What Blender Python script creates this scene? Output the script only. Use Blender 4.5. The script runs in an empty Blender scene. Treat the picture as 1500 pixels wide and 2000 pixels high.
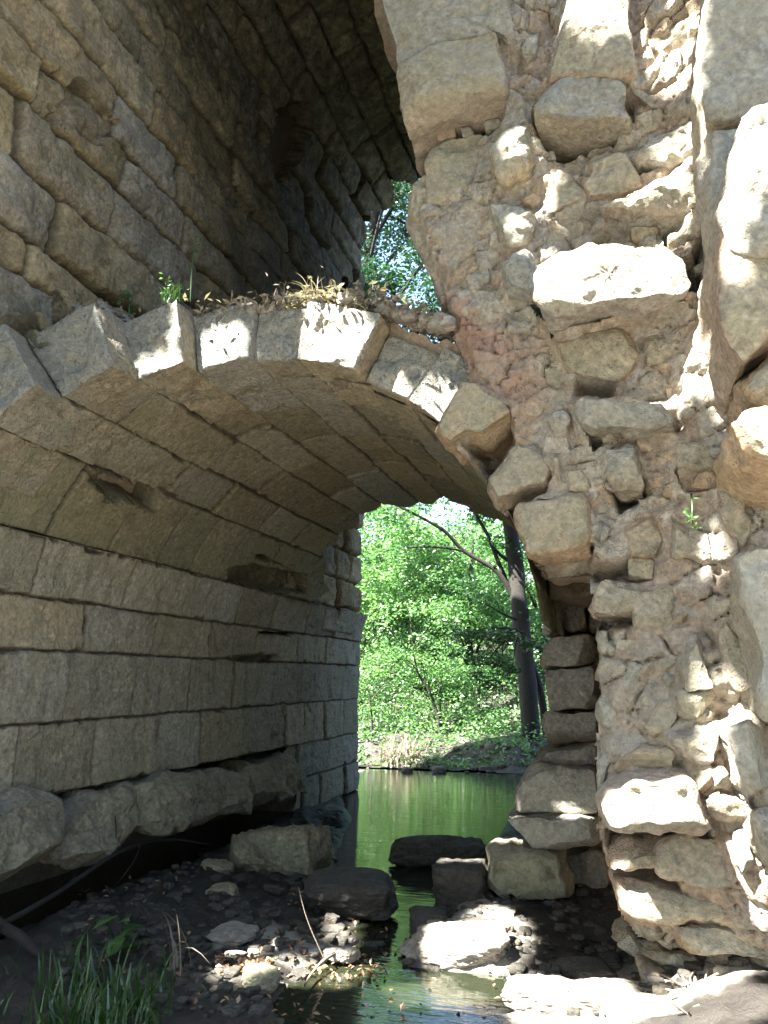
import bpy, math, random
import numpy as np
rng = np.random.default_rng(7); random.seed(7)
scene = bpy.context.scene
COL = scene.collection

# ------------------------------------------------------------------ camera, sky, sun, exposure
CZ = 1.6                                   # eye height above the stream
PITCH = math.atan(325/1500); YAW = math.radians(17.02)
cam = bpy.data.cameras.new('camera'); cam_o = bpy.data.objects.new('camera', cam); COL.objects.link(cam_o)
cam.sensor_fit = 'VERTICAL'; cam.angle = 2*math.atan(1000/1500); cam.clip_start = .05; cam.clip_end = 900
cam_o.location = (0, 0, CZ); cam_o.rotation_euler = (math.pi/2+PITCH, 0, YAW)
scene.camera = cam_o
SUN = np.array([-.36, -.50, .79]); SUN /= np.linalg.norm(SUN)
world = bpy.data.worlds.new('World'); scene.world = world; world.use_nodes = True
nt = world.node_tree; bg = nt.nodes['Background']
sky = nt.nodes.new('ShaderNodeTexSky'); sky.sky_type = 'NISHITA'; sky.sun_disc = False
sky.sun_elevation = math.asin(SUN[2]); sky.sun_rotation = math.atan2(SUN[0], SUN[1]); sky.air_density = 1.0; sky.dust_density = 1.5
nt.links.new(sky.outputs[0], bg.inputs[0]); bg.inputs[1].default_value = .07
sl = bpy.data.lights.new('sun', 'SUN'); sl.energy = 5.0; sl.angle = math.radians(.5); sl.color = (1, .965, .90)
so = bpy.data.objects.new('sun', sl); COL.objects.link(so)
from mathutils import Vector
so.rotation_euler = Vector(SUN).to_track_quat('Z', 'Y').to_euler(); so.location = (6, -12, 18)
scene.view_settings.view_transform = 'Standard'; scene.view_settings.look = 'None'
scene.view_settings.gamma = 1; scene.view_settings.exposure = 3.72; scene.view_settings.use_curve_mapping = False
scene.cycles.max_bounces = 10; scene.cycles.diffuse_bounces = 7; scene.cycles.glossy_bounces = 3; scene.cycles.transmission_bounces = 5
scene.cycles.transparent_max_bounces = 4; scene.cycles.sample_clamp_indirect = 6

# ------------------------------------------------------------------ measuring: photo pixel -> place on a real surface
F0 = np.array([-math.sin(YAW), math.cos(YAW), 0]); RT = np.array([math.cos(YAW), math.sin(YAW), 0]); UP0 = np.array([0, 0, 1.])
FW = F0*math.cos(PITCH)+UP0*math.sin(PITCH); UPV = UP0*math.cos(PITCH)-F0*math.sin(PITCH)
EYE = np.array([0, 0, CZ])
def ray(px, py): return FW*1500+RT*(px-750)+UPV*(1000-py)
def atx(px, py, x): d = ray(px, py); return EYE+d*(x/d[0])
def aty(px, py, y): d = ray(px, py); return EYE+d*(y/d[1])
def atz(px, py, z): d = ray(px, py); return EYE+d*((z-CZ)/d[2])
WX = -3.85; RA = 1.705; XC = -2.145; ZL = 1.885; ZU = 8.3       # wall plane, vault radius and axis, springings
def hit(px, py, zs):
    w = atx(px, py, WX)
    if w[2] <= zs: return w[2], w[1]
    d = ray(px, py); o = np.array([-XC, CZ-zs]); dd = np.array([d[0], d[2]])
    a = dd@dd; b = 2*o@dd; c = o@o-RA**2; t = (-b+math.sqrt(max(b*b-4*a*c, 0)))/(2*a); p = EYE+d*t
    return zs+RA*(math.pi-math.atan2(p[2]-zs, p[0]-XC)), p[1]

# ------------------------------------------------------------------ noise
def _h(ix, iy, iz, seed):
    h = (ix.astype(np.uint32)*np.uint32(73856093)) ^ (iy.astype(np.uint32)*np.uint32(19349663)) ^ (iz.astype(np.uint32)*np.uint32(83492791)) ^ np.uint32(seed*2654435761 & 0xffffffff)
    h ^= h >> np.uint32(13); h = h*np.uint32(1274126177); h ^= h >> np.uint32(16); h = h*np.uint32(2246822519); h ^= h >> np.uint32(15)
    return h.astype(np.float64)/4294967295.0
def vn(p, seed=0):
    i = np.floor(p).astype(np.int64); f = p-i; f = f*f*f*(f*(f*6-15)+10); out = 0
    for dx in (0, 1):
        wx = f[:, 0] if dx else 1-f[:, 0]
        for dy in (0, 1):
            wy = f[:, 1] if dy else 1-f[:, 1]
            for dz in (0, 1):
                wz = f[:, 2] if dz else 1-f[:, 2]
                out = out+wx*wy*wz*_h(i[:, 0]+dx, i[:, 1]+dy, i[:, 2]+dz, seed)
    return out*2-1
def fbm(p, freq=1., octs=4, gain=.5, seed=0):
    p = np.asarray(p, float); a = 1.; s = 0.; out = np.zeros(len(p)); q = p*freq+17.3*seed
    for o in range(octs):
        out += a*vn(q, seed+o*31); s += a; a *= gain; q = q*2.03+11.7
    return out/s*1.6
def worley(u, v, cell, seed=0, jit=.9):
    x = u/cell; y = v/cell; ix = np.floor(x).astype(np.int64); iy = np.floor(y).astype(np.int64)
    f1 = np.full(x.shape, 9.); f2 = np.full(x.shape, 9.); cid = np.zeros(x.shape)
    z = np.zeros_like(ix)
    for dx in (-1, 0, 1):
        for dy in (-1, 0, 1):
            jx = ix+dx; jy = iy+dy
            px = jx+.5+jit*(_h(jx, jy, z, seed)-.5); py = jy+.5+jit*(_h(jx, jy, z+1, seed)-.5)
            d = np.sqrt((x-px)**2+(y-py)**2); c = _h(jx, jy, z+2, seed)
            closer = d < f1
            f2 = np.where(closer, f1, np.minimum(f2, d)); cid = np.where(closer, c, cid); f1 = np.minimum(f1, d)
    return f1, f2, cid
def sst(x, a, b): t = np.clip((x-a)/(b-a), 0, 1); return t*t*(3-2*t)
def poly_sd(P, Q):                       # signed distance of points P to polygon Q (negative inside)
    Q = np.asarray(Q, float); d = np.full(len(P), 1e9); ins = np.zeros(len(P), bool)
    for i in range(len(Q)):
        a = Q[i]; b = Q[(i+1) % len(Q)]; e = b-a; w = P-a
        t = np.clip((w@e)/(e@e+1e-12), 0, 1); d = np.minimum(d, np.hypot(*(w-t[:, None]*e).T))
        c = (a[1] <= P[:, 1]) != (b[1] <= P[:, 1])
        xi = a[0]+(P[:, 1]-a[1])/(b[1]-a[1]+1e-15)*(b[0]-a[0]); ins ^= c & (P[:, 0] < xi)
    return np.where(ins, -d, d)

# ------------------------------------------------------------------ objects
def mk(name, V, F, mat, parent=None, attrs=None, sharp=None, loc=None, smooth=True):
    me = bpy.data.meshes.new(name); V = np.asarray(V, np.float32)
    if loc is not None: V = V-np.asarray(loc, np.float32)
    Fs = F if isinstance(F, list) else [F]
    Fs = [np.asarray(f, np.int32) for f in Fs if len(f)]
    me.vertices.add(len(V)); me.vertices.foreach_set('co', V.ravel())
    nl = sum(f.size for f in Fs); npoly = sum(len(f) for f in Fs)
    me.loops.add(nl); me.polygons.add(npoly)
    me.loops.foreach_set('vertex_index', np.concatenate([f.ravel() for f in Fs]))
    tot = np.concatenate([np.full(len(f), f.shape[1]) for f in Fs]); st = np.concatenate([[0], np.cumsum(tot)[:-1]])
    me.polygons.foreach_set('loop_start', st.astype(np.int32)); me.polygons.foreach_set('loop_total', tot.astype(np.int32))
    me.polygons.foreach_set('use_smooth', np.full(npoly, smooth))
    me.update(calc_edges=True); me.validate()
    for k, a in (attrs or {}).items():
        at = me.attributes.new(k, 'FLOAT', 'POINT'); at.data.foreach_set('value', np.broadcast_to(np.asarray(a, np.float32), (len(V),)).copy())
    if sharp: me.set_sharp_from_angle(angle=math.radians(sharp))
    me.materials.append(mat)
    o = bpy.data.objects.new(name, me); COL.objects.link(o)
    if parent is not None: o.parent = parent; o.location = (np.asarray(loc)-np.asarray(parent.location) if loc is not None else -np.asarray(parent.location))
    elif loc is not None: o.location = loc
    return o
def tag(o, label=None, cat=None, group=None, kind=None):
    if label: o['label'] = label
    if cat: o['category'] = cat
    if group: o['group'] = group
    if kind: o['kind'] = kind
    return o
def thing(name, label, cat, loc=(0, 0, 0), group=None):
    o = bpy.data.objects.new(name, None); COL.objects.link(o); o.location = loc; o.empty_display_size = .2
    return tag(o, label, cat, group)
def gridf(n, m, off=0):
    i = np.arange(n-1)[:, None]*m+np.arange(m-1)[None]; i = i.ravel()+off
    return np.stack([i, i+1, i+m+1, i+m], 1)
class Acc:                                # gathers several pieces into one mesh
    def __init__(s): s.V = []; s.Q = []; s.T = []; s.A = {}; s.n = 0
    def add(s, V, Q=None, T=None, **A):
        s.V.append(V)
        if Q is not None and len(Q): s.Q.append(np.asarray(Q)+s.n)
        if T is not None and len(T): s.T.append(np.asarray(T)+s.n)
        for k, a in A.items(): s.A.setdefault(k, []).append(np.broadcast_to(np.asarray(a, float), (len(V),)))
        s.n += len(V)
    def build(s, name, mat, parent=None, **k):
        F = [np.concatenate(x) for x in (s.Q, s.T) if x]
        return mk(name, np.concatenate(s.V), F, mat, parent, {a: np.concatenate(b) for a, b in s.A.items()}, **k)

# ------------------------------------------------------------------ materials
def newmat(name):
    m = bpy.data.materials.new(name); m.use_nodes = True; n = m.node_tree; n.nodes.clear()
    out = n.nodes.new('ShaderNodeOutputMaterial'); return m, n, out
def ND(n, t, **kw):
    x = n.nodes.new(t)
    for k, v in kw.items():
        if k.startswith('i_'): x.inputs[int(k[2:]) if k[2:].isdigit() else k[2:]].default_value = v
        else: setattr(x, k, v)
    return x
def noise(n, pos, scale, detail=5, rough=.55, dist=0):
    x = ND(n, 'ShaderNodeTexNoise'); x.inputs['Scale'].default_value = scale; x.inputs['Detail'].default_value = detail
    x.inputs['Roughness'].default_value = rough; x.inputs['Distortion'].default_value = dist; n.links.new(pos, x.inputs['Vector']); return x.outputs['Fac']
def remap(n, v, a, b, c=0., d=1.):
    x = ND(n, 'ShaderNodeMapRange'); n.links.new(v, x.inputs[0])
    for i, q in enumerate((a, b, c, d)): x.inputs[i+1].default_value = q
    return x.outputs[0]
def mixc(n, f, a, b, mode='MIX'):
    x = ND(n, 'ShaderNodeMix', data_type='RGBA', blend_type=mode)
    if isinstance(f, float): x.inputs[0].default_value = f
    else: n.links.new(f, x.inputs[0])
    for i, q in ((6, a), (7, b)):
        if isinstance(q, tuple): x.inputs[i].default_value = (*q, 1)
        else: n.links.new(q, x.inputs[i])
    return x.outputs[2]
def mth(n, op, a, b=None):
    x = ND(n, 'ShaderNodeMath', operation=op)
    for i, q in enumerate((a, b)):
        if q is None: continue
        if isinstance(q, (int, float)): x.inputs[i].default_value = q
        else: n.links.new(q, x.inputs[i])
    return x.outputs[0]
def attr(n, name): x = ND(n, 'ShaderNodeAttribute', attribute_name=name); return x.outputs['Fac']
def stone(name, c1, c2, patina, joint, moss=0., mosscol=(.06, .075, .03), stain=(.10, .07, .045), bump=.85, streak=0., rough=.92, spec=.15, pit=.8, red=None):
    m, n, out = newmat(name); L = n.links
    pos = ND(n, 'ShaderNodeNewGeometry').outputs['Position']
    b = ND(n, 'ShaderNodeBsdfPrincipled'); b.inputs['Roughness'].default_value = rough; b.inputs['Specular IOR Level'].default_value = spec
    big = noise(n, pos, 1.7, 6, .6, .6); mid = noise(n, pos, 6.5, 8, .65, .3); fine = noise(n, pos, 38, 8, .7)
    tint = attr(n, 'tint'); pat = attr(n, 'patina'); jn = attr(n, 'joint')
    f = mth(n, 'ADD', remap(n, big, .34, .68), mth(n, 'MULTIPLY', tint, .40))
    c = mixc(n, f, c1, c2)
    wv = ND(n, 'ShaderNodeTexWhiteNoise', noise_dimensions='1D'); L.new(tint, wv.inputs['W']); wsp = ND(n, 'ShaderNodeSeparateColor'); L.new(wv.outputs['Color'], wsp.inputs[0])
    ochre = tuple(a_*b_ for a_, b_ in zip(c2, (1.0, .86, .66))); gry = tuple(sum(c2)/3*b_ for b_ in (1.0, .97, .89))
    c = mixc(n, remap(n, wsp.outputs[0], .55, 1, 0, .75), c, ochre); c = mixc(n, remap(n, wsp.outputs[1], .5, 1, 0, .85), c, gry)
    c = mixc(n, mth(n, 'MULTIPLY', pat, remap(n, mid, .30, .62, .35, 1.)), c, patina)
    c = mixc(n, remap(n, mid, .55, .74, 0, .55), c, stain)
    g = mth(n, 'ADD', remap(n, fine, .32, .68, .72, 1.22), mth(n, 'MULTIPLY', tint, .13))
    hsv = ND(n, 'ShaderNodeHueSaturation'); L.new(c, hsv.inputs['Color']); L.new(g, hsv.inputs['Value']); c = hsv.outputs[0]
    if moss > 0:
        mn = noise(n, pos, 2.6, 7, .68, .8); c = mixc(n, remap(n, mn, .62-moss*.25, .80-moss*.2, 0, .8), c, mosscol)
    med = noise(n, pos, 19, 7, .68, .5); hs2 = ND(n, 'ShaderNodeHueSaturation'); L.new(c, hs2.inputs['Color']); L.new(remap(n, med, .30, .70, .70, 1.28), hs2.inputs['Value']); c = hs2.outputs[0]
    wz = noise(n, pos, .9, 5, .6, .7); c = mixc(n, remap(n, wz, .48, .68, 0, .55), c, patina)
    lich = noise(n, pos, 11, 5, .75, .2); c = mixc(n, remap(n, lich, .62, .72, 0, .55), c, tuple(min(x*1.35+.03, .6) for x in patina))
    soot = noise(n, pos, 3.3, 7, .72, 1.2); c = mixc(n, remap(n, soot, .60, .76, 0, .65), c, tuple(x*.38 for x in patina))
    if streak:
        mp = ND(n, 'ShaderNodeMapping'); mp.inputs['Scale'].default_value = (7, 7, .9); L.new(pos, mp.inputs[0])
        sn = noise(n, mp.outputs[0], 1.0, 4, .6); c = mixc(n, remap(n, sn, .55, .78, 0, streak), c, (.03, .03, .024))
    c = mixc(n, jn, c, joint)
    if red: c = mixc(n, mth(n, 'MULTIPLY', attr(n, 'red'), remap(n, big, .35, .6, .3, 1.)), c, red)
    L.new(c, b.inputs['Base Color'])
    vo = ND(n, 'ShaderNodeTexVoronoi'); vo.inputs['Scale'].default_value = 55; L.new(pos, vo.inputs['Vector'])
    hsum = mth(n, 'ADD', mth(n, 'MULTIPLY', noise(n, pos, 24, 9, .72), 1.), mth(n, 'MULTIPLY', remap(n, vo.outputs['Distance'], 0, .35), pit*.35))
    bp = ND(n, 'ShaderNodeBump'); bp.inputs['Strength'].default_value = bump; bp.inputs['Distance'].default_value = .035
    L.new(hsum, bp.inputs['Height']); L.new(bp.outputs[0], b.inputs['Normal'])
    L.new(b.outputs[0], out.inputs[0]); return m
M_LOW = stone('wall_stone', (.29, .26, .19), (.38, .35, .27), (.30, .275, .19), (.07, .055, .04), .2, mosscol=(.085, .09, .05), streak=.45)
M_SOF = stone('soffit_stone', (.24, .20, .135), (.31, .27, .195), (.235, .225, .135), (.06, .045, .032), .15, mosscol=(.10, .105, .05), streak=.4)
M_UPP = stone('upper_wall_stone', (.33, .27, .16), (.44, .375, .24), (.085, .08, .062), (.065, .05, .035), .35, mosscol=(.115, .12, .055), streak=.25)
M_VOU = stone('voussoir_stone', (.30, .24, .14), (.36, .31, .22), (.27, .275, .245), (.08, .07, .05), .22, mosscol=(.10, .12, .085), stain=(.10, .105, .10), bump=1., pit=1.6)
M_PIER = stone('pier_block_stone', (.385, .285, .205), (.46, .375, .28), (.34, .32, .235), (.12, .09, .065), .10, mosscol=(.20, .20, .13), stain=(.24, .15, .09))
M_GREY = stone('pier_grey_stone', (.31, .265, .195), (.41, .37, .29), (.335, .33, .275), (.11, .09, .07), .06, mosscol=(.18, .19, .15), stain=(.20, .19, .17))
M_CORE = stone('rubble_and_mortar', (.39, .30, .225), (.46, .385, .30), (.37, .345, .28), (.33, .245, .175), .08, mosscol=(.20, .195, .135), stain=(.31, .21, .145), bump=.9, red=(.36, .225, .17))
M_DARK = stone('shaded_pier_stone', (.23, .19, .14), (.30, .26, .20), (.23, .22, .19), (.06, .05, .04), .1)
M_ROCK = stone('stream_rock', (.045, .04, .032), (.085, .075, .06), (.07, .068, .06), (.04, .035, .03), .1, rough=.6, spec=.3)
M_PALE = stone('pale_bed_rock', (.27, .23, .18), (.36, .33, .28), (.32, .30, .26), (.10, .08, .06), .0, stain=(.17, .13, .09))
M_LOOSE = stone('loose_block_stone', (.27, .23, .15), (.34, .30, .21), (.24, .24, .16), (.08, .07, .05), .3, mosscol=(.15, .15, .08))

def leafmat(name, ca, cb, trans=.5, gloss=.06):
    m, n, out = newmat(name); L = n.links
    t = attr(n, 'tint'); c = mixc(n, t, ca, cb)
    d = ND(n, 'ShaderNodeBsdfDiffuse'); tr = ND(n, 'ShaderNodeBsdfTranslucent'); gl = ND(n, 'ShaderNodeBsdfGlossy'); gl.inputs['Roughness'].default_value = .35
    L.new(c, d.inputs[0]); tc = mixc(n, 1., c, (1.25, 1.4, .85), 'MULTIPLY'); L.new(tc, tr.inputs[0])
    a = ND(n, 'ShaderNodeMixShader'); a.inputs[0].default_value = trans; L.new(d.outputs[0], a.inputs[1]); L.new(tr.outputs[0], a.inputs[2])
    b = ND(n, 'ShaderNodeMixShader'); b.inputs[0].default_value = gloss; L.new(a.outputs[0], b.inputs[1]); L.new(gl.outputs[0], b.inputs[2])
    L.new(b.outputs[0], out.inputs[0]); return m
M_LEAF = leafmat('beech_leaf', (.032, .095, .03), (.10, .19, .07))
M_LEAFL = leafmat('pale_leaf', (.055, .15, .045), (.19, .31, .13), .5, .05)
M_LEAFD = leafmat('dark_leaf', (.022, .06, .018), (.05, .10, .03), .35)
M_GRASS = leafmat('grass_blade', (.018, .055, .016), (.06, .12, .03), .3)
M_DRY = leafmat('dry_grass', (.15, .12, .095), (.27, .235, .19), .25, .03)
M_LITTER = leafmat('fallen_leaf', (.10, .05, .028), (.36, .22, .11), .1, .08)
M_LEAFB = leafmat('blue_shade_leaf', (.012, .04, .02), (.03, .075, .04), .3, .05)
def plain(name, c1, c2, scale=8, rough=.9, bump=.5, sand=None):
    m, n, out = newmat(name); L = n.links; pos = ND(n, 'ShaderNodeNewGeometry').outputs['Position']
    b = ND(n, 'ShaderNodeBsdfPrincipled'); b.inputs['Roughness'].default_value = rough
    f = noise(n, pos, scale, 8, .65, .4); cc = mixc(n, remap(n, f, .3, .7), c1, c2)
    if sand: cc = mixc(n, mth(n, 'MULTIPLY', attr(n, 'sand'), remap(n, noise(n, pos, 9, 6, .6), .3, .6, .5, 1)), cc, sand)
    L.new(cc, b.inputs[0])
    bp = ND(n, 'ShaderNodeBump'); bp.inputs['Strength'].default_value = bump; bp.inputs['Distance'].default_value = .03
    L.new(noise(n, pos, scale*4, 8, .7), bp.inputs['Height']); L.new(bp.outputs[0], b.inputs['Normal']); L.new(b.outputs[0], out.inputs[0]); return m
M_BARK = plain('bark', (.010, .008, .006), (.025, .021, .016), 14)
M_TWIG = plain('dry_twig', (.10, .08, .06), (.22, .18, .14), 30)
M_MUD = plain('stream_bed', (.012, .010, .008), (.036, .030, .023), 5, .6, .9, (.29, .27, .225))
def watermat():
    m, n, out = newmat('stream_water'); L = n.links; pos = ND(n, 'ShaderNodeNewGeometry').outputs['Position']
    b = ND(n, 'ShaderNodeBsdfPrincipled'); b.inputs['Base Color'].default_value = (.014, .017, .009, 1); b.inputs['Roughness'].default_value = .02
    b.inputs['IOR'].default_value = 1.33; b.inputs['Specular IOR Level'].default_value = 1.0
    mp = ND(n, 'ShaderNodeMapping'); mp.inputs['Scale'].default_value = (.45, 2.2, 1); mp.inputs['Rotation'].default_value = (0, 0, -.22); L.new(pos, mp.inputs[0])
    h = mth(n, 'ADD', noise(n, mp.outputs[0], 9, 3, .5, .5), mth(n, 'MULTIPLY', noise(n, mp.outputs[0], 3, 2), .8))
    bp = ND(n, 'ShaderNodeBump'); bp.inputs['Strength'].default_value = .16; bp.inputs['Distance'].default_value = .02
    L.new(h, bp.inputs['Height']); L.new(bp.outputs[0], b.inputs['Normal']); L.new(b.outputs[0], out.inputs[0]); return m
M_WATER = watermat()

# ------------------------------------------------------------------ shape builders
def chaikin(P, it=1, k=.25):
    for _ in range(it):
        Q = np.roll(P, -1, 0); P = np.stack([P*(1-k)+Q*k, P*k+Q*(1-k)], 1).reshape(-1, 2)
    return P
def resample(P, h):
    Q = np.vstack([P, P[:1]]); L = np.r_[0, np.cumsum(np.hypot(*np.diff(Q, axis=0).T))]
    n = max(14, int(L[-1]/h)); t = np.linspace(0, L[-1], n, endpoint=False)
    return np.stack([np.interp(t, L, Q[:, 0]), np.interp(t, L, Q[:, 1])], 1)
FR = {'y': (np.array([1., 0, 0]), np.array([0, 0, 1.]), np.array([0, -1., 0])), 'x': (np.array([0, 1., 0]), np.array([0, 0, 1.]), np.array([1., 0, 0]))}
def poly_stone(px, Yf, D=.4, frame='y', bevel=.03, dome=.02, amp=.018, h=.017, tilt=(0, 0), flare=0., seed=0, cut=.14, world_pts=None, shrink=1., cuts=3, cutd=.05):
    """a squared or broken stone: outline measured on its front plane, real depth D behind it"""
    U, Vv, N = FR[frame]
    if world_pts is None: W = np.array([aty(*p, Yf) if frame == 'y' else atx(*p, Yf) for p in px])
    else: W = np.asarray(world_pts)
    base = N*(W[0]@N); P = np.stack([W@U, W@Vv], 1)
    P = P.mean(0)+(P-P.mean(0))*shrink
    P = chaikin(P, 1, .09); P = chaikin(P, 1, .2); P = resample(P, h)
    if (np.roll(P, -1, 0)[:, 0]*P[:, 1]-P[:, 0]*np.roll(P, -1, 0)[:, 1]).sum() > 0: P = P[::-1]
    if frame == 'y': P = P            # counter-clockwise seen from the front
    tg = np.roll(P, -1, 0)-np.roll(P, 1, 0); tg /= np.linalg.norm(tg, axis=1)[:, None]+1e-9; on = np.stack([tg[:, 1], -tg[:, 0]], 1)
    P3 = P[:, :1]*U+P[:, 1:]*Vv+base
    P = P+on*(fbm(P3, 9, 3, .55, 5+seed)*amp*.7)[:, None]
    Ps = P.copy()
    for _ in range(30): Ps = (np.roll(Ps, 1, 0)+Ps*2+np.roll(Ps, -1, 0))/4
    c = P.mean(0); m = len(P); r = np.hypot(*(P-c).T); R = r.max(); size = np.sqrt(np.ptp(P[:, 0])*np.ptp(P[:, 1]))
    bevel = min(bevel, .35*r.min()+.004)
    K = max(3, int(R/h/1.15)); rings = []; dep = []; pat = []
    for t in np.linspace(0, 1, K+1)[1:]:
        q = c+(Ps*(1-t**4)+P*t**4-c)*t*(1-bevel/np.maximum(r, .02))[:, None]; rings.append(q); dep.append(dome*(t**3)-(q-c)@np.array(tilt)); pat.append(1.)
    last = dep[-1]
    for ph in (.45, .9, 1.25):
        q = c+(P-c)*(1-bevel*(1-math.sin(ph))/np.maximum(r, .02))[:, None]; rings.append(q); dep.append(last+bevel*(1-math.cos(ph))); pat.append(1-ph/1.6)
    ns = max(2, int((D-bevel)/(h*1.5)))
    for k in range(1, ns+1):
        s = k/ns; rings.append(c+(P-c)*(1+flare*s)); dep.append(last*(1-s)+bevel+(D-bevel)*s); pat.append(0.)
    V = []; Pt = []; Nn = []
    on3 = on[:, :1]*U+on[:, 1:]*Vv
    for q, d, pa, k in zip(rings, dep, pat, range(99)):
        V.append(q[:, :1]*U+q[:, 1:]*Vv+base-N*np.asarray(d).reshape(-1, 1)*np.ones((m, 1))); Pt.append(np.full(m, pa))
        w = 1. if k < K-1 else max(0., pa*.7); Nn.append(N*w+on3*(1-w))
    V = np.vstack([np.vstack(V), (c[0]*U+c[1]*Vv+base)[None]]); Nn = np.vstack([np.vstack(Nn), N[None]]); Pt = np.r_[np.concatenate(Pt), 1.]
    big = fbm(V, 2.2/max(size, .12), 2, .5, 11+seed)*amp*1.4*min(1.6, size/.25+.3); fin = fbm(V, 13, 4, .6, 23+seed)
    cw = np.r_[np.repeat(np.clip(np.arange(len(rings))/K*2.4-.4, 0, 1), m), 0.]
    V = V+Nn*(big+fin*amp*.9+fbm(V, 31, 3, .6, 29+seed)*amp*.35-np.maximum(fbm(V, 6, 2, .5, 40+seed)-.45, 0)*amp*3*cw)[:, None]
    rc = np.random.default_rng(seed*7+1); onp = on3
    for _ in range(cuts):
        k_ = rc.integers(0, m); nn_ = N*rc.uniform(.35, 1.0)+onp[k_]*rc.uniform(.5, 1.)+rc.normal(0, .25, 3); nn_ /= np.linalg.norm(nn_)
        fr_ = V[:K*m]; ext = (fr_@nn_).max(); dd_ = V@nn_-(ext-rc.uniform(.25, 1.)*min(cutd, .28*size))+fbm(V, 12, 3, .6, 70+seed)*.008
        V = V-nn_*np.maximum(dd_, 0)[:, None]*.93
    nr = len(rings); i = (np.arange(nr-1)[:, None]*m+np.arange(m)[None]); j = (np.arange(nr-1)[:, None]*m+(np.arange(m)+1)[None] % m)
    Q = np.stack([i.ravel(), j.ravel(), (j+m).ravel(), (i+m).ravel()], 1)
    T = np.stack([np.full(m, nr*m), (np.arange(m)+1) % m, np.arange(m)], 1)
    a = V[Q[0]]; 
    return V, Q, T, Pt
def stone_obj(name, px, Yf, mat, parent=None, tint=None, label=None, **k):
    V, Q, T, Pt = poly_stone(px, Yf, **k)
    return mk(name, V, [Q, T], mat, parent, dict(tint=rng.uniform(-1, 1) if tint is None else tint, patina=Pt, joint=0.), sharp=60)
def cube_sphere(n):
    V = []; Q = []; g = np.linspace(-1, 1, n)
    for ax in range(3):
        for s in (-1, 1):
            a, b = np.meshgrid(g, g, indexing='ij'); p = np.zeros((n*n, 3)); p[:, ax] = s; p[:, (ax+1) % 3] = a.ravel(); p[:, (ax+2) % 3] = b.ravel()
            f = gridf(n, n, len(V)*n*n); Q.append(f if s < 0 else f[:, ::-1]); V.append(p)
    V = np.vstack(V); Q = np.vstack(Q)[:, ::-1]
    key = np.round(V*1e5).astype(np.int64); _, idx, inv = np.unique(key, axis=0, return_index=True, return_inverse=True)
    return V[idx], inv.ravel()[Q]
def hexa(fn, L, n=(18, 18, 18), r=.03, amp=.012, seed=0, ch=1.):
    """rounded block given by fn(a,b,c in 0..1) -> xyz"""
    nm = max(n); V, Q = cube_sphere(nm); L = np.array(L, float)
    p = V*L/2; q = np.clip(p, -(L/2-r), L/2-r); d = p-q; ln = np.linalg.norm(d, axis=1); d = np.where(ln[:, None] > 1e-9, d/(ln[:, None]+1e-12), 0)
    p = q+d*r; W = fn(*((p/L+.5).T)); ctr = W.mean(0); nrm = W-ctr; nrm /= np.linalg.norm(nrm, axis=1)[:, None]
    d2 = np.where(ln[:, None] > 1e-9, d, np.sign(V)*(np.abs(V) > .999))
    W = W+nrm*0
    e = fbm(W, 3.2, 3, .5, 3+seed)*amp*1.2+fbm(W, 14, 4, .6, 9+seed)*amp*.7-np.maximum(fbm(W, 7, 2, .5, 50+seed)-.35, 0)*amp*3*ch
    return W, Q, nrm, e, V
def rock(dim, n=26, planes=14, seed=0, amp=.05, box=True, sharpness=9):
    rg = np.random.default_rng(seed); V, Q = cube_sphere(n); d = V/np.linalg.norm(V, axis=1)[:, None]
    Nn = rg.normal(size=(planes, 3)); Nn /= np.linalg.norm(Nn, axis=1)[:, None]; H = rg.uniform(.72, 1.05, planes)
    if box:
        B = np.vstack([np.eye(3), -np.eye(3)])+rg.normal(0, .13, (6, 3)); B /= np.linalg.norm(B, axis=1)[:, None]
        Nn = np.vstack([Nn, B]); H = np.r_[H+.12, rg.uniform(.68, .85, 6)]
    k = np.maximum(d@Nn.T, 1e-3)/H; rr = 1/((k**sharpness).sum(1))**(1/sharpness)
    p = d*rr[:, None]; p = p*(1+amp*fbm(d*1.0, 2., 3, .5, seed+3)+amp*.6*fbm(d, 6, 4, .6, seed+5))[:, None]
    return p*np.asarray(dim)/2, Q
def tube(P, Rr, sides=8, wob=0., seed=0):
    P = np.asarray(P, float); Rr = np.broadcast_to(np.asarray(Rr, float), (len(P),)); T = np.gradient(P, axis=0); T /= np.linalg.norm(T, axis=1)[:, None]+1e-9
    ref = np.array([.31, .9, .2]); A = np.cross(T, ref); A /= np.linalg.norm(A, axis=1)[:, None]+1e-9; B = np.cross(T, A)
    a = np.linspace(0, 2*math.pi, sides, endpoint=False)
    V = (P[:, None]+Rr[:, None, None]*(np.cos(a)[None, :, None]*A[:, None]+np.sin(a)[None, :, None]*B[:, None])).reshape(-1, 3)
    if wob: V = V+(fbm(V, 5, 3, .5, seed)*wob)[:, None]*np.repeat(Rr, sides)[:, None]*np.array([1, 1, .2])
    n = len(P); i = np.arange(n-1)[:, None]*sides+np.arange(sides)[None]; j = np.arange(n-1)[:, None]*sides+(np.arange(sides)+1)[None] % sides
    return V, np.stack([i.ravel(), j.ravel(), (j+sides).ravel(), (i+sides).ravel()], 1)
def spline(P, n):
    P = np.asarray(P, float); t = np.linspace(0, len(P)-1, n); out = []
    for x in t:
        i = min(int(x), len(P)-2); f = x-i; p0 = P[max(i-1, 0)]; p1 = P[i]; p2 = P[i+1]; p3 = P[min(i+2, len(P)-1)]
        out.append(.5*((2*p1)+(-p0+p2)*f+(2*p0-5*p1+4*p2-p3)*f*f+(-p0+3*p1-3*p2+p3)*f**3))
    return np.array(out)
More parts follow.
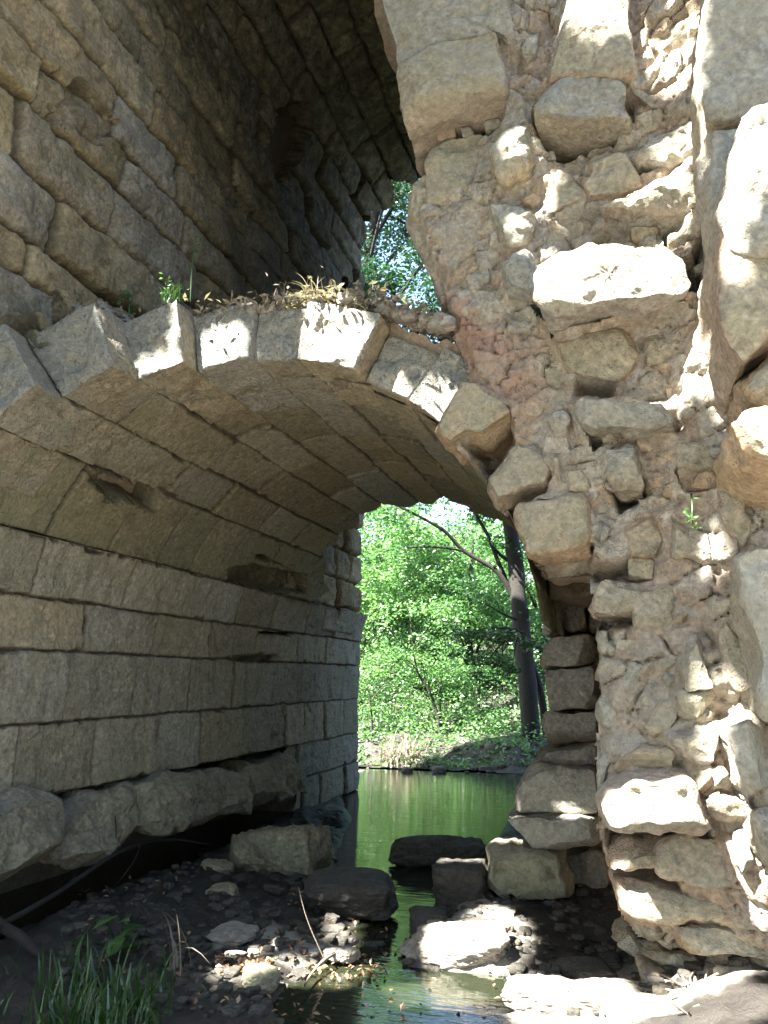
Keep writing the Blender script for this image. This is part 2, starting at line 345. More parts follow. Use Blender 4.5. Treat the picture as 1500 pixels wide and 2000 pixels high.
def leaves(C, size, rg, up=.5, aspect=.6, var=.35):
    """one rhombic, slightly folded leaf at each point of C"""
    n = len(C); d = rg.normal(size=(n, 3)); d[:, 2] *= .5; d /= np.linalg.norm(d, axis=1)[:, None]
    nr = rg.normal(size=(n, 3))*(1-up)+np.array([0, 0, up]); s = np.cross(d, nr); s /= np.linalg.norm(s, axis=1)[:, None]+1e-9; nn = np.cross(s, d)
    L = size*(1+var*rg.uniform(-1, 1, n))[:, None]; w = L*aspect/2
    V = np.stack([C-d*L/2, C+s*w+nn*w*.25, C+d*L/2-nn*L*.06, C-s*w+nn*w*.25], 1).reshape(-1, 3)
    b = np.arange(n)*4; return V, np.stack([b, b+1, b+2, b+3], 1)

# ------------------------------------------------------------------ masonry sheets (blocks in courses, real relief)
def sheet(zs, svals, yvals, courses, seed=0, bulge=.02, bev=.035, groove=.055, rough=.010, off=.014, missing=(), wob=.013, keep=None, gw=.010):
    S, Y = np.meshgrid(svals, yvals, indexing='ij'); n, m = S.shape; s = S.ravel(); y = Y.ravel()
    q = np.stack([s*0+seed, y, s], 1)
    w1 = fbm(q, 3.5, 3, .55, seed+1)*wob; w2 = fbm(q, 3.5, 3, .55, seed+2)*wob; sw = s+w1+fbm(q, 22, 2, .5, seed+7)*.004; yw = y+w2+fbm(q, 22, 2, .5, seed+8)*.004
    hgt = np.zeros(len(s)); tint = np.zeros(len(s)); jn = np.zeros(len(s)); bid = 0; rg = np.random.default_rng(seed)
    for ci, (s0, s1, jl) in enumerate(courses):
        jl = [-99]+list(jl)+[99]
        inc = (sw >= s0) & (sw < s1)
        for k in range(len(jl)-1):
            o = rg.normal(0, off); ty = rg.normal(0, .02); ts = rg.normal(0, .03); tn = rg.uniform(-1, 1); bl = bulge*rg.uniform(.4, 1.3); rd = bev*rg.uniform(.6, 1.5); gwk = gw*rg.uniform(.5, 1.5)
            ii = np.nonzero(inc & (yw >= jl[k]) & (yw < jl[k+1]))[0]
            if not len(ii): continue
            a0 = max(jl[k], yvals[0]-.3); a1 = min(jl[k+1], yvals[-1]+.3)
            du = np.minimum(yw[ii]-jl[k], jl[k+1]-yw[ii]); dv = np.minimum(sw[ii]-s0, s1-sw[ii]); rc = rd*1.2
            d = np.where((du < rc) & (dv < rc), rc-np.hypot(rc-np.minimum(du, rc), rc-np.minimum(dv, rc)), np.minimum(du, dv))
            d = d-np.maximum(fbm(np.stack([s[ii]*0+bid, y[ii], s[ii]], 1), 5, 3, .6, seed+bid % 17)-.45, 0)*.055
            e = np.clip((d-gwk)/rd, 0, 1); prof = np.sqrt(np.clip(1-(1-e)**2, 0, 1))
            uu = (yw[ii]-(a0+a1)/2)/max(a1-a0, .1)*2; vv = (sw[ii]-(s0+s1)/2)/(s1-s0)*2
            h = prof*(o+groove)+bl*(1-np.clip(uu, -1, 1)**4)*(1-vv**4)+ty*(yw[ii]-(a0+a1)/2)+ts*(sw[ii]-(s0+s1)/2)*prof-groove
            hgt[ii] = h; tint[ii] = tn; jn[ii] = 1-sst(d, gwk*.2, gwk+.014); bid += 1
    hgt += fbm(q, 9, 5, .6, seed+4)*rough+fbm(q, 1.6, 3, .5, seed+5)*rough*1.5-np.maximum(fbm(q, 16, 3, .55, seed+6)-.5, 0)*rough*2.5
    for (pts, depth, js) in missing:                       # stones that have fallen out
        P = np.array([hit(*p, zs) for p in pts]); dd = poly_sd(np.stack([sw, yw], 1), P)+fbm(q, 11, 4, .62, seed+9)*.026
        t = sst(-dd, -.003, .02); hgt = hgt*(1-t)+t*(-depth+fbm(q, 4, 4, .55, seed+10)*.08+.05*np.clip(worley(y, s, .13, seed+3)[0]*-1+.6, 0, 1)); jn = np.maximum(jn*(1-t), t*js); tint = tint*(1-t)-t*.6
    th = math.pi-np.clip((s-zs)/RA, 0, math.pi); cur = s > zs
    rr = RA-hgt; s_c = np.clip(th, 0, math.pi)
    X = np.where(cur, XC+rr*np.cos(s_c), WX+hgt); Z = np.where(cur, zs+rr*np.sin(s_c), s)
    V = np.stack([X, y, Z], 1); Fq = gridf(n, m)
    if keep is not None:
        cs = s[Fq].mean(1); cy = y[Fq].mean(1); Fq = Fq[keep(cs, cy)]
    used = np.zeros(len(V), bool); used[Fq.ravel()] = True; remapi = np.cumsum(used)-1
    return V[used], remapi[Fq], dict(tint=tint[used], joint=jn[used]*.85, patina=np.clip(.55-.5*cur+.25*fbm(q, 1.2, 2, .5, 3), 0, 1)[used])
def yspace(y0, y1, k): 
    o = [y0]
    while o[-1] < y1: o.append(o[-1]+k*math.hypot(o[-1], 3.2))
    return np.array(o)
def joints(y0, y1, ml, rg):
    o = []; y = y0+rg.uniform(.1, ml)
    while y < y1: o.append(y); y += ml*rg.uniform(.6, 1.45)
    return o

# ================================================================== the side wall
def jx(pts, py): return [atx(x, py, WX)[1] for x in pts]
rg = np.random.default_rng(31)
VS = [1.79, 2.15, 2.56, 3.14, 3.49, 3.86, 4.18, 4.56, 4.92, 5.28, 5.60, 5.92, 6.28, 6.66, 7.25]   # courses of the lower wall and vault, along the curve
YF = {3.14: 3.66, 3.49: 3.90, 3.86: 4.13, 4.18: 4.17, 4.56: 4.20, 4.92: 4.20, 5.28: 4.24, 5.60: 4.24}
side = thing('side_wall', 'tall wall of coursed squared stone on the left with overhanging lowest blocks', 'wall', (WX, 4, 0))
tail = lambda a: a+joints(a[-1]+.6, 11.3, .85, rg)
low_courses = [(-.3, .0, joints(8.6, 11.3, .7, rg)), (.0, .40, joints(8.6, 11.3, .7, rg)), (.40, .81, joints(8.6, 11.3, .7, rg)), (.81, 1.30, tail(jx([25, 180, 305, 385, 475], 1500))), (1.30, 1.79, tail(jx([122, 260, 370, 458, 535], 1350))), (1.79, 2.15, tail(jx([165, 305, 412, 500], 1220))),
               (2.15, 2.56, tail(jx([52, 240, 372, 462], 1120)))]
MISS_LOW = [([(150, 905), (270, 945), (262, 985), (200, 975)], .30, .2), ([(262, 940), (330, 955), (300, 1000), (258, 985)], .42, .5),
            ([(440, 1110), (500, 1100), (600, 1122), (600, 1160), (520, 1160), (450, 1135)], .22, .5), ([(495, 1078), (570, 1105), (570, 1112), (500, 1092)], .2, .7),
            ([(455, 1280), (545, 1275), (545, 1293), (460, 1294)], .16, .7), ([(500, 1228), (575, 1235), (570, 1243), (505, 1240)], .16, .8)]
V, Q, A = sheet(ZL, np.arange(-.25, 2.57, .0105), yspace(2.95, 11.28, .0021), low_courses, 3, bulge=.006, bev=.012, groove=.032, gw=.004, wob=.009, rough=.012, off=.010, missing=MISS_LOW,
                keep=lambda s, y: (s > .815) | (y > 8.75+.25*np.sin(s*8)))
# return faces: underside of the lowest course and the jamb at the far end
mk('lower_courses', V, Q, M_LOW, side, A, sharp=70)
zr = [2.2, 2.6, 3.0, 3.45, 3.9, 4.35, 4.66, 5.16, 5.65, 6.08, 6.55, 7.0, 7.42, 7.86, 8.3, 8.7, 9.1, 9.5, 9.9, 10.3, 10.7, 11.1, 11.5, 11.9, 12.3, 12.7, 13.1, 13.7]
rg = np.random.default_rng(5)
up_courses = [(a, b, joints(2.2, 11.3, .95 if a < 6 else 1.1, rg)) for a, b in zip(zr[:-1], zr[1:])]
MISS_UP = [([(505, 300), (545, 215), (600, 190), (615, 250), (570, 330), (530, 365)], .75, .85), ([(95, 230), (150, 150), (235, 240), (190, 290)], .10, .1),  # first hollow also coloured dark to deepen its shade
           ([(395, 300), (470, 360), (520, 440), (440, 400)], .13, .2)]
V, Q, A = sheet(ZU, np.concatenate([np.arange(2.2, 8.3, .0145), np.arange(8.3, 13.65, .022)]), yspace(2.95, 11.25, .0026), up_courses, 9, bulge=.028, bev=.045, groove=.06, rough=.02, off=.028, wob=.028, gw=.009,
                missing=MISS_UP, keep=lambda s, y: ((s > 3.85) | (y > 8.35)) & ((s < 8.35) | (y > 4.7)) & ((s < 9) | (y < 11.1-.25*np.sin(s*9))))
A['patina'] = np.clip(sst(V[:, 2]+.35*fbm(V, 1.3, 4, .6, 91), 6.0, 8.3)*.97+.12+.25*fbm(V, 2.2, 4, .6, 92), 0, 1)  # upper vault darkened with height: shade painted into the stone colour
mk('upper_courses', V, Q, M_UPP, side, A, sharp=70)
def boxv(x0, x1, y0, y1, z0, z1, step=.35, amp=.03, seed=1):
    n = int(max(x1-x0, y1-y0, z1-z0)/step)+2; V, Q = cube_sphere(min(n, 40)); c = np.array([(x0+x1)/2, (y0+y1)/2, (z0+z1)/2]); d = np.array([x1-x0, y1-y0, z1-z0])/2
    V = V*d+c; V = V+fbm(V, 3, 3, .5, seed)[:, None]*amp; return V, Q
a = Acc()
for b in ((-6.0, -4.0, 3.0, 11.24, .86, 10.9), (-6.0, -4.62, 3.0, 11.2, -.6, .9), (-4.7, -3.95, 9.2, 11.2, -.6, .9)):
    V, Q = boxv(*b); a.add(V, Q, tint=0., patina=.3, joint=.15)
a.build('masonry_core_or_blocker', M_DARK, side)
# the lowest, overhanging course
OV = [([(-90, 1600), (0, 1580), (90, 1563), (160, 1555), (166, 1590), (145, 1640), (112, 1682), (88, 1702), (35, 1728), (-20, 1738), (-90, 1742)], -3.50),
      ([(166, 1560), (215, 1543), (281, 1538), (284, 1575), (264, 1622), (240, 1662), (198, 1686), (150, 1693), (122, 1690), (138, 1650)], -3.62),
      ([(284, 1565), (300, 1522), (345, 1508), (402, 1500), (404, 1535), (388, 1582), (370, 1607), (322, 1630), (272, 1627), (268, 1605)], -3.54),
      ([(403, 1512), (450, 1500), (498, 1512), (470, 1556), (432, 1602), (400, 1616), (380, 1612), (395, 1575)], -3.66),
      ([(470, 1512), (500, 1502), (506, 1570), (490, 1590), (450, 1594), (440, 1577), (460, 1545)], -3.58),
      ([(506, 1495), (545, 1482), (550, 1540), (536, 1572), (510, 1580), (504, 1530)], -3.72), ([(549, 1480), (590, 1468), (608, 1520), (600, 1548), (570, 1562), (548, 1545)], -3.68)]
for i, (p, x) in enumerate(OV):
    stone_obj('overhanging_block', p, x, M_LOW, side, frame='x', D=.85, bevel=.035, dome=.015, amp=.024, seed=60+i, tilt=((-.16, .12, -.05, .15, -.1, .1, 0)[i], -.30), flare=-.06, tint=(-.4, -.6, -.2, -.4, 0, -.3, -.1)[i], h=.015, shrink=.955, cuts=5, cutd=.09)

# ================================================================== the lower vault
vault = thing('lower_arch', 'round barrel arch of wedge stones over the stream with grass on its top', 'arch', (XC, 4.2, ZL))
rg = np.random.default_rng(12)
vj = {2.56: [4.26, 4.92, 5.6, 6.1, 6.7, 7.5], 3.14: [4.12, 5.15, 5.9, 6.8, 7.6], 3.49: [5.3, 6.25, 7.2, 8.0], 3.86: [5.25, 6.3, 7.3], 4.18: [5.75, 6.9]}
vc = [(2.15, 2.56, [])]+[(a_, b_, vj.get(a_, joints(5, 9, .9, rg))) for a_, b_ in zip(VS[2:-1], VS[3:])]
def yend(s): return 8.35+np.where(s < 3.6, (3.6-s)*.9, 0)+.16*np.sin(s*7.3)+.08*np.sin(s*19)
def yfr(s):
    o = np.full(s.shape, 4.28)
    for k, v in YF.items(): o = np.where(s >= k, v+.25, o)
    return np.where(s < 3.14, 2.6, np.where(s > 5.92, 4.45, o))
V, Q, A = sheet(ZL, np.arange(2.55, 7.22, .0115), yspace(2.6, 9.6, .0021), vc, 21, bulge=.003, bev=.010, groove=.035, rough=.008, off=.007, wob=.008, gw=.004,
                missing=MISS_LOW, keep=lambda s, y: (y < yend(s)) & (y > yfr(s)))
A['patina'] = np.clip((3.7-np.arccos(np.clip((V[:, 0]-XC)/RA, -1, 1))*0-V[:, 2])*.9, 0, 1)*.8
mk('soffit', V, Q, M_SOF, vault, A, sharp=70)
# front ring: wedge stones of their own, each with its own broken front
def vouss(s0, s1, yf, r1, dep=.9, slant=0., cut=0., tint=0., seed=0, g=.0015, name='voussoir', r0=0., shift=0.):
    t0 = math.pi-(s0+g-ZL)/RA; t1 = math.pi-(s1-g-ZL)/RA
    def fn(a, b, c):
        th = t0+(t1-t0)*a; r = RA-.004+r0+(r1-RA-r0)*b; y = yf+dep*c+slant*(a-.5)*(1-c)+cut*b*(1-c)
        return np.stack([XC+r*np.cos(th), y, ZL+r*np.sin(th)], 1)
    W, Q, nn, e, P = hexa(fn, (s1-s0, r1-RA, dep), (44, 44, 44), .012, .022, seed)
    e = e*.8; disp = np.zeros_like(W); cy = np.array([0, -1., 0]); fr = (P[:, 2] < -.98)
    disp[:] = nn; disp[fr] = cy; W = W+disp*e[:, None]
    return mk(name, W, Q, M_VOU, vault, dict(tint=tint, patina=sst(-P[:, 2], .9, 1.)*1.+.15*(P[:, 1] > .9), joint=0.), sharp=55)
for i, (s0, s1, yf, r1, sl, cut, tn) in enumerate([(2.80, 3.14, 3.10, 2.10, .06, .02, -.3), (3.14, 3.49, 3.38, 2.26, .05, .05, -.1), (3.49, 3.86, 3.64, 2.22, .05, .02, -.4), (3.86, 4.18, 3.92, 2.18, .03, .05, .1), (4.18, 4.56, 4.10, 2.14, .0, .07, .3),
                                               (4.56, 4.86, 4.16, 2.07, 0, .05, -.1), (4.86, 5.27, 4.15, 2.10, .02, .02, .8), (5.28, 5.60, 4.34, 2.05, .0, .03, .6), (5.60, 5.95, 4.34, 2.11, .04, .03, .2)]):
    vouss(s0, s1, yf, r1, slant=sl, cut=cut, tint=tn, seed=80+i)
# fill above the vault, carrying the ledge
nx, ny = 120, 150; xs = np.linspace(WX+.02, -.55, nx); ys = np.linspace(4.42, 8.6, ny); X, Y = np.meshgrid(xs, ys, indexing='ij')
q = np.stack([X.ravel(), Y.ravel(), X.ravel()*0], 1)
top = 3.92+.10*fbm(q, 2.2, 4, .55, 2)+.05*fbm(q, 12, 3, .55, 4)-.30*sst(q[:, 0], -1.6, -.7)+.16*sst(-q[:, 0], 2.9, 3.8)
bot = ZL+np.sqrt(np.maximum((RA+.28)**2-(q[:, 0]-XC)**2, .05))
a = Acc(); Vt = np.stack([q[:, 0], q[:, 1], top], 1); Vb = np.stack([q[:, 0], q[:, 1], np.minimum(bot, top-.03)], 1); f = gridf(nx, ny)
a.add(Vt, f[:, ::-1], tint=-.3, patina=0., joint=.6); a.add(Vb, f, tint=0., patina=0., joint=.2)
k0 = np.arange(nx)*ny; Vs = np.vstack([Vb[k0], Vt[k0]]); i = np.arange(nx-1); a.add(Vs, np.stack([i, i+1, i+1+nx, i+nx], 1), tint=0., patina=.2, joint=.3)
k0 = np.arange(nx)*ny+ny-1; Vs = np.vstack([Vb[k0], Vt[k0]]); a.add(Vs, np.stack([i, i+nx, i+1+nx, i+1], 1), tint=0., patina=.2, joint=.3)
V, Q = boxv(-3.84, -.5, 8.5, 11.1, 4.42, 5.1); a.add(V, Q, tint=-.3, patina=0., joint=.4)  # unseen slab, added to stop light falling from the upper chamber
a.build('vault_fill_and_blocker', M_CORE, vault)
# rubble packed over the left haunch
for i, (p, y, mt) in enumerate([([(-50, 700), (-10, 655), (50, 635), (95, 668), (98, 705), (50, 700), (0, 700)], 3.60, M_UPP), ([(60, 640), (100, 640), (150, 648), (160, 690), (120, 715), (85, 690)], 3.85, M_VOU),
                                ([(78, 572), (108, 558), (132, 590), (132, 640), (90, 645)], 4.2, M_UPP), ([(130, 602), (150, 590), (195, 586), (214, 602), (200, 620), (150, 617)], 4.15, M_PALE),
                                ([(-60, 645), (-20, 610), (70, 605), (78, 640), (20, 660)], 3.75, M_UPP), ([(205, 640), (235, 620), (262, 640), (255, 670), (225, 668)], 4.2, M_CORE),
                                ([(265, 640), (290, 622), (330, 625), (325, 650), (280, 655)], 4.3, M_CORE), ([(480, 605), (500, 588), (530, 590), (530, 640), (505, 650)], 4.3, M_CORE)]):
    stone_obj('haunch_stone', p, y, mt, vault, D=.45, bevel=.025, dome=.015, amp=.016, seed=100+i)

# ================================================================== the upper vault: core above it, plus unseen walls and lintel added to block light
a = Acc()
for b in ((-4.1, 1.6, 4.7, 11.1, 10.3, 11.0), (-.46, 1.6, 5.6, 11.1, 2.4, 10.6), (-2.0, -.3, 10.5, 11.1, 4.0, 10.5), (-3.85, -1.9, 10.6, 11.05, 4.3, 6.45), (-3.9, -1.2, 4.5, 4.9, 8.15, 10.7)):
    V, Q = boxv(*b); a.add(V, Q, tint=0., patina=.3, joint=.15)
upv = thing('upper_vault_mass_and_blockers', 'dark mass of masonry over the upper vault, with unseen walls added to keep it dark', 'vault', (XC, 7, 9))
a.build('masonry_core_or_blocker', M_DARK, upv)

# ================================================================== the ruined pier on the right
pier = thing('ruined_pier', 'sunlit broken pier of big blocks and pinkish rubble on the right', 'ruined pier', (.3, 4.3, 0))
SIL = [(738, -120), (742, 0), (762, 60), (776, 120), (785, 232), (806, 280), (828, 322), (812, 350), (796, 392), (800, 430), (818, 480), (845, 550), (862, 610), (885, 660), (905, 705), (900, 740), (850, 832), (900, 880), (950, 945), (1000, 1010),
       (1030, 1080), (1050, 1112), (1150, 1118), (1158, 1200), (1175, 1280), (1168, 1380), (1160, 1440), (1166, 1540), (1172, 1640), (1190, 1720), (1200, 1780), (1215, 1840), (1240, 1880), (1330, 1920), (1500, 1990), (1900, 2060), (1900, -120)]
YB = 4.20
ST = [ # outline in the photo, plane of the face (m from the eye), material, depth, tint
 ([(733, -60), (745, 0), (762, 60), (780, 122), (802, 112), (862, 85), (966, 57), (992, 72), (1000, 0), (985, -60)], 4.06, 'P', .55, .3),
 ([(774, 126), (802, 113), (870, 82), (968, 58), (973, 120), (979, 170), (925, 178), (852, 198), (800, 216), (783, 228)], 4.0, 'P', .62, .2),
 ([(1048, 166), (1075, 147), (1140, 139), (1185, 143), (1222, 161), (1229, 228), (1180, 225), (1090, 243), (1056, 236)], 3.95, 'G', .52, 0),
 ([(1062, 118), (1078, 60), (1110, -40), (1225, -50), (1230, 60), (1236, 128), (1190, 138), (1110, 135), (1072, 142)], 3.92, 'P', .5, .2),
 ([(1022, -20), (1058, 15), (1068, 60), (1058, 104), (1030, 108), (1014, 60)], 4.16, 'G', .3, .3), ([(1006, 106), (1050, 116), (1040, 150), (1010, 140)], 4.2, 'G', .25, 0),
 ([(1024, 48), (1056, 46), (1060, 104), (1022, 108)], 4.1, 'G', .25, .4),
 ([(983, 160), (1003, 108), (1012, 110), (1015, 150), (1000, 165)], 4.2, 'P', .2, .3), ([(972, 80), (1004, 78), (1008, 104), (975, 106)], 4.2, 'P', .2, -.3),
 ([(958, 286), (976, 262), (1026, 230), (1045, 226), (1049, 290), (1030, 320), (1005, 326), (986, 346), (970, 320)], 3.98, 'G', .4, .5),
 ([(985, 205), (1000, 180), (1040, 185), (1042, 220), (1020, 232), (988, 232)], 4.15, 'P', .3, .4),
 ([(846, 292), (880, 264), (925, 254), (955, 268), (955, 330), (935, 380), (880, 390), (836, 400), (830, 345)], 4.22, 'P', .35, 0),
 ([(797, 385), (812, 352), (835, 334), (850, 352), (842, 400), (836, 428), (806, 424), (791, 408)], 4.24, 'P', .6, .7),
 ([(836, 396), (900, 380), (950, 388), (945, 450), (920, 490), (875, 486), (842, 450)], 4.22, 'C', .3, 0),
 ([(796, 424), (838, 432), (858, 500), (880, 560), (886, 612), (864, 602), (838, 540), (815, 472)], 4.34, 'C', .5, .2),
 ([(945, 402), (976, 391), (1010, 401), (1036, 411), (1043, 450), (1040, 474), (1000, 474), (960, 464)], 4.06, 'G', .35, .1),
 ([(1004, 412), (1030, 405), (1045, 415), (1040, 432), (1010, 430)], 4.0, 'P', .25, .3),
 ([(965, 516), (990, 500), (1006, 486), (1036, 481), (1046, 520), (1049, 580), (1020, 570), (986, 550)], 4.02, 'G', .4, .3),
 ([(890, 512), (920, 502), (950, 512), (955, 545), (900, 560), (885, 540)], 4.2, 'G', .3, .2), ([(865, 500), (895, 498), (892, 520), (870, 522)], 4.22, 'G', .2, .3),
 ([(890, 570), (940, 555), (1000, 575), (1020, 605), (980, 625), (920, 620), (895, 600)], 4.2, 'C', .3, .4),
 ([(1062, 332), (1085, 319), (1110, 319), (1120, 342), (1144, 376), (1120, 395), (1080, 410), (1060, 400)], 4.1, 'P', .3, .1),
 ([(1155, 302), (1200, 293), (1240, 306), (1264, 335), (1255, 355), (1200, 372), (1150, 378), (1142, 360)], 3.95, 'P', .4, 0),
 ([(1233, 286), (1290, 256), (1345, 241), (1352, 285), (1340, 315), (1290, 320), (1256, 315)], 3.86, 'P', .4, .3),
 ([(1170, 400), (1235, 370), (1320, 336), (1375, 326), (1395, 360), (1390, 385), (1330, 394), (1240, 405)], 3.88, 'P', .45, .2),
 ([(1262, 60), (1320, 30), (1370, -10), (1385, 20), (1345, 70), (1300, 92), (1265, 80)], 3.9, 'P', .35, .2), ([(1285, 130), (1320, 96), (1355, 100), (1345, 140), (1305, 152), (1280, 150)], 3.92, 'P', .35, .5),
 ([(1232, 170), (1270, 160), (1290, 190), (1275, 205), (1240, 200)], 4.0, 'P', .25, .1), ([(1235, 225), (1275, 205), (1285, 240), (1250, 255), (1232, 250)], 3.95, 'P', .25, .8),
 ([(1130, 466), (1160, 441), (1205, 431), (1212, 441), (1180, 466), (1140, 480)], 4.05, 'P', .25, 0), ([(1212, 451), (1240, 421), (1275, 411), (1287, 440), (1275, 460), (1230, 466)], 3.95, 'P', .3, .5),
 ([(1070, 420), (1130, 400), (1160, 425), (1125, 455), (1075, 470)], 4.15, 'P', .25, .1), 
 ([(1050, 522), (1075, 494), (1130, 483), (1200, 476), (1290, 466), (1325, 500), (1345, 545), (1338, 562), (1270, 576), (1180, 586), (1110, 599), (1080, 600), (1056, 580)], 3.78, 'P', .55, .3),
 ([(1086, 662), (1180, 648), (1240, 642), (1240, 720), (1200, 750), (1140, 740), (1092, 722)], 4.06, 'P', .4, -.3), ([(1245, 642), (1350, 618), (1362, 680), (1330, 700), (1250, 716)], 4.08, 'P', .35, -.2),
 ([(1356, 650), (1370, 621), (1415, 619), (1422, 660), (1390, 695), (1363, 685)], 3.8, 'G', .4, 0), ([(1360, 720), (1400, 703), (1452, 706), (1440, 722), (1380, 731)], 3.8, 'G', .4, -.4), ([(1368, 746), (1438, 731), (1446, 746), (1390, 757)], 3.84, 'G', .35, -.2),
 ([(1362, 775), (1400, 765), (1420, 790), (1395, 812), (1365, 800)], 3.9, 'P', .3, .1),
 ([(1120, 768), (1165, 766), (1230, 757), (1290, 786), (1314, 824), (1230, 829), (1166, 838), (1140, 816)], 3.94, 'G', .5, -.1),
 ([(1180, 872), (1250, 870), (1258, 920), (1255, 950), (1206, 952), (1186, 916)], 3.98, 'G', .45, -.2), ([(1325, 842), (1390, 832), (1402, 900), (1400, 934), (1335, 935), (1326, 890)], 3.9, 'P', .4, -.6),
 ([(899, 740), (930, 745), (957, 767), (992, 799), (966, 822), (939, 844), (907, 842), (876, 860), (846, 834), (866, 790)], 4.10, 'P', .62, -.5),
 ([(984, 871), (1005, 864), (1029, 873), (1072, 914), (1058, 938), (1020, 950), (987, 962), (960, 972), (947, 936), (962, 905)], 4.14, 'P', .6, -.4),
 ([(1005, 983), (1040, 978), (1090, 980), (1141, 975), (1155, 1020), (1152, 1072), (1090, 1074), (1028, 1077), (1018, 1047), (1008, 1010)], 4.06, 'P', .60, -.3),
 ([(1040, 972), (1075, 955), (1110, 955), (1117, 970), (1090, 980)], 4.12, 'P', .3, .3), ([(1160, 1022), (1170, 1013), (1190, 1026), (1187, 1050), (1175, 1060), (1162, 1046)], 4.1, 'G', .25, .4),
 ([(1060, 886), (1085, 890), (1100, 905), (1107, 934), (1095, 944), (1075, 920)], 4.1, 'P', .25, .2), ([(1110, 920), (1165, 913), (1172, 950), (1130, 968), (1112, 955)], 4.12, 'P', .3, .6),
 ([(1065, 815), (1085, 800), (1100, 790), (1112, 820), (1105, 845), (1080, 850)], 4.1, 'C', .25, .3), ([(1000, 820), (1030, 812), (1060, 840), (1075, 880), (1050, 885), (1015, 860)], 4.2, 'C', .3, .2),
 ([(1216, 1022), (1290, 1002), (1295, 1060), (1285, 1085), (1226, 1080)], 4.06, 'P', .4, -.3), ([(1297, 1016), (1315, 993), (1340, 1011), (1375, 1046), (1370, 1090), (1310, 1086)], 3.95, 'P', .35, .2),
 ([(1405, 942), (1455, 922), (1465, 990), (1476, 1030), (1450, 1070), (1416, 1020)], 3.7, 'P', .5, .1), ([(1395, 1060), (1430, 1030), (1440, 1080), (1420, 1110)], 3.8, 'P', .3, .2),
 ([(1437, 1092), (1470, 1070), (1600, 1060), (1600, 1425), (1500, 1402), (1480, 1280), (1456, 1160)], 3.42, 'G', .7, .6),
 ([(1155, 1176), (1170, 1132), (1260, 1126), (1266, 1165), (1250, 1190), (1160, 1201)], 4.04, 'P', .4, -.4), ([(1256, 1156), (1310, 1151), (1322, 1190), (1316, 1230), (1246, 1234), (1241, 1190)], 4.02, 'P', .4, -.1),
 ([(1165, 1236), (1185, 1231), (1188, 1274), (1172, 1275)], 4.16, 'G', .25, .1), ([(1188, 1256), (1205, 1246), (1215, 1265), (1200, 1275), (1188, 1272)], 4.16, 'G', .2, .3),
 ([(1205, 1340), (1226, 1291), (1275, 1306), (1265, 1335), (1240, 1350)], 4.08, 'G', .3, .2), ([(1288, 1290), (1310, 1272), (1328, 1282), (1325, 1302), (1295, 1302)], 4.02, 'P', .25, .4), ([(1290, 1322), (1310, 1302), (1332, 1312), (1325, 1345), (1300, 1342)], 4.02, 'G', .25, .2),
 ([(1246, 1346), (1290, 1326), (1320, 1345), (1320, 1362), (1270, 1366)], 4.1, 'G', .25, 0), ([(1170, 1290), (1200, 1285), (1205, 1340), (1180, 1350)], 4.2, 'G', .3, -.2), ([(1172, 1360), (1230, 1355), (1250, 1400), (1200, 1425), (1168, 1410)], 4.14, 'G', .35, .1),
 ([(1316, 1200), (1330, 1190), (1350, 1200), (1340, 1218), (1322, 1214)], 4.0, 'P', .2, .5),
 ([(1337, 1300), (1356, 1240), (1373, 1250), (1381, 1300), (1411, 1340), (1372, 1350), (1336, 1348)], 3.74, 'P', .5, .3), ([(1326, 1352), (1372, 1352), (1412, 1346), (1405, 1395), (1380, 1420), (1340, 1400), (1326, 1370)], 3.78, 'P', .45, .2),
 ([(1410, 1235), (1440, 1200), (1470, 1260), (1478, 1340), (1440, 1350), (1418, 1300)], 3.7, 'P', .5, -.1),
 ([(1286, 1385), (1320, 1373), (1342, 1410), (1330, 1430), (1280, 1440), (1263, 1415)], 3.9, 'P', .35, .1), ([(1206, 1510), (1226, 1476), (1260, 1456), (1300, 1453), (1328, 1480), (1316, 1518), (1250, 1520)], 3.88, 'P', .4, .6),
 ([(1312, 1440), (1400, 1402), (1411, 1470), (1400, 1494), (1336, 1480)], 3.72, 'P', .5, .3), ([(1175, 1450), (1215, 1440), (1212, 1480), (1195, 1530), (1170, 1540)], 4.14, 'G', .35, .2),
 ([(1173, 1571), (1191, 1546), (1240, 1526), (1320, 1523), (1345, 1531), (1358, 1556), (1368, 1600), (1385, 1620), (1376, 1634), (1320, 1629), (1240, 1635), (1196, 1630), (1181, 1605)], 3.76, 'P', .55, .4),
 ([(1345, 1488), (1398, 1497), (1410, 1530), (1380, 1550), (1356, 1540)], 3.78, 'P', .4, .1), ([(1386, 1566), (1410, 1552), (1450, 1572), (1486, 1602), (1430, 1606), (1391, 1596)], 3.74, 'P', .45, -.1), ([(1392, 1510), (1412, 1498), (1432, 1525), (1425, 1542), (1402, 1540)], 3.72, 'P', .3, .4),
 ([(1430, 1430), (1480, 1410), (1520, 1500), (1500, 1560), (1450, 1540)], 3.6, 'G', .5, .2), ([(1188, 1662), (1230, 1646), (1300, 1651), (1290, 1690), (1250, 1702), (1191, 1706)], 3.95, 'P', .45, -.2), ([(1286, 1662), (1330, 1641), (1420, 1642), (1450, 1690), (1440, 1742), (1380, 1735), (1290, 1716)], 3.88, 'P', .45, -.1),
 ([(1203, 1728), (1240, 1724), (1320, 1732), (1430, 1752), (1450, 1772), (1440, 1786), (1360, 1798), (1310, 1806), (1240, 1792), (1215, 1772)], 3.82, 'P', .6, .1),
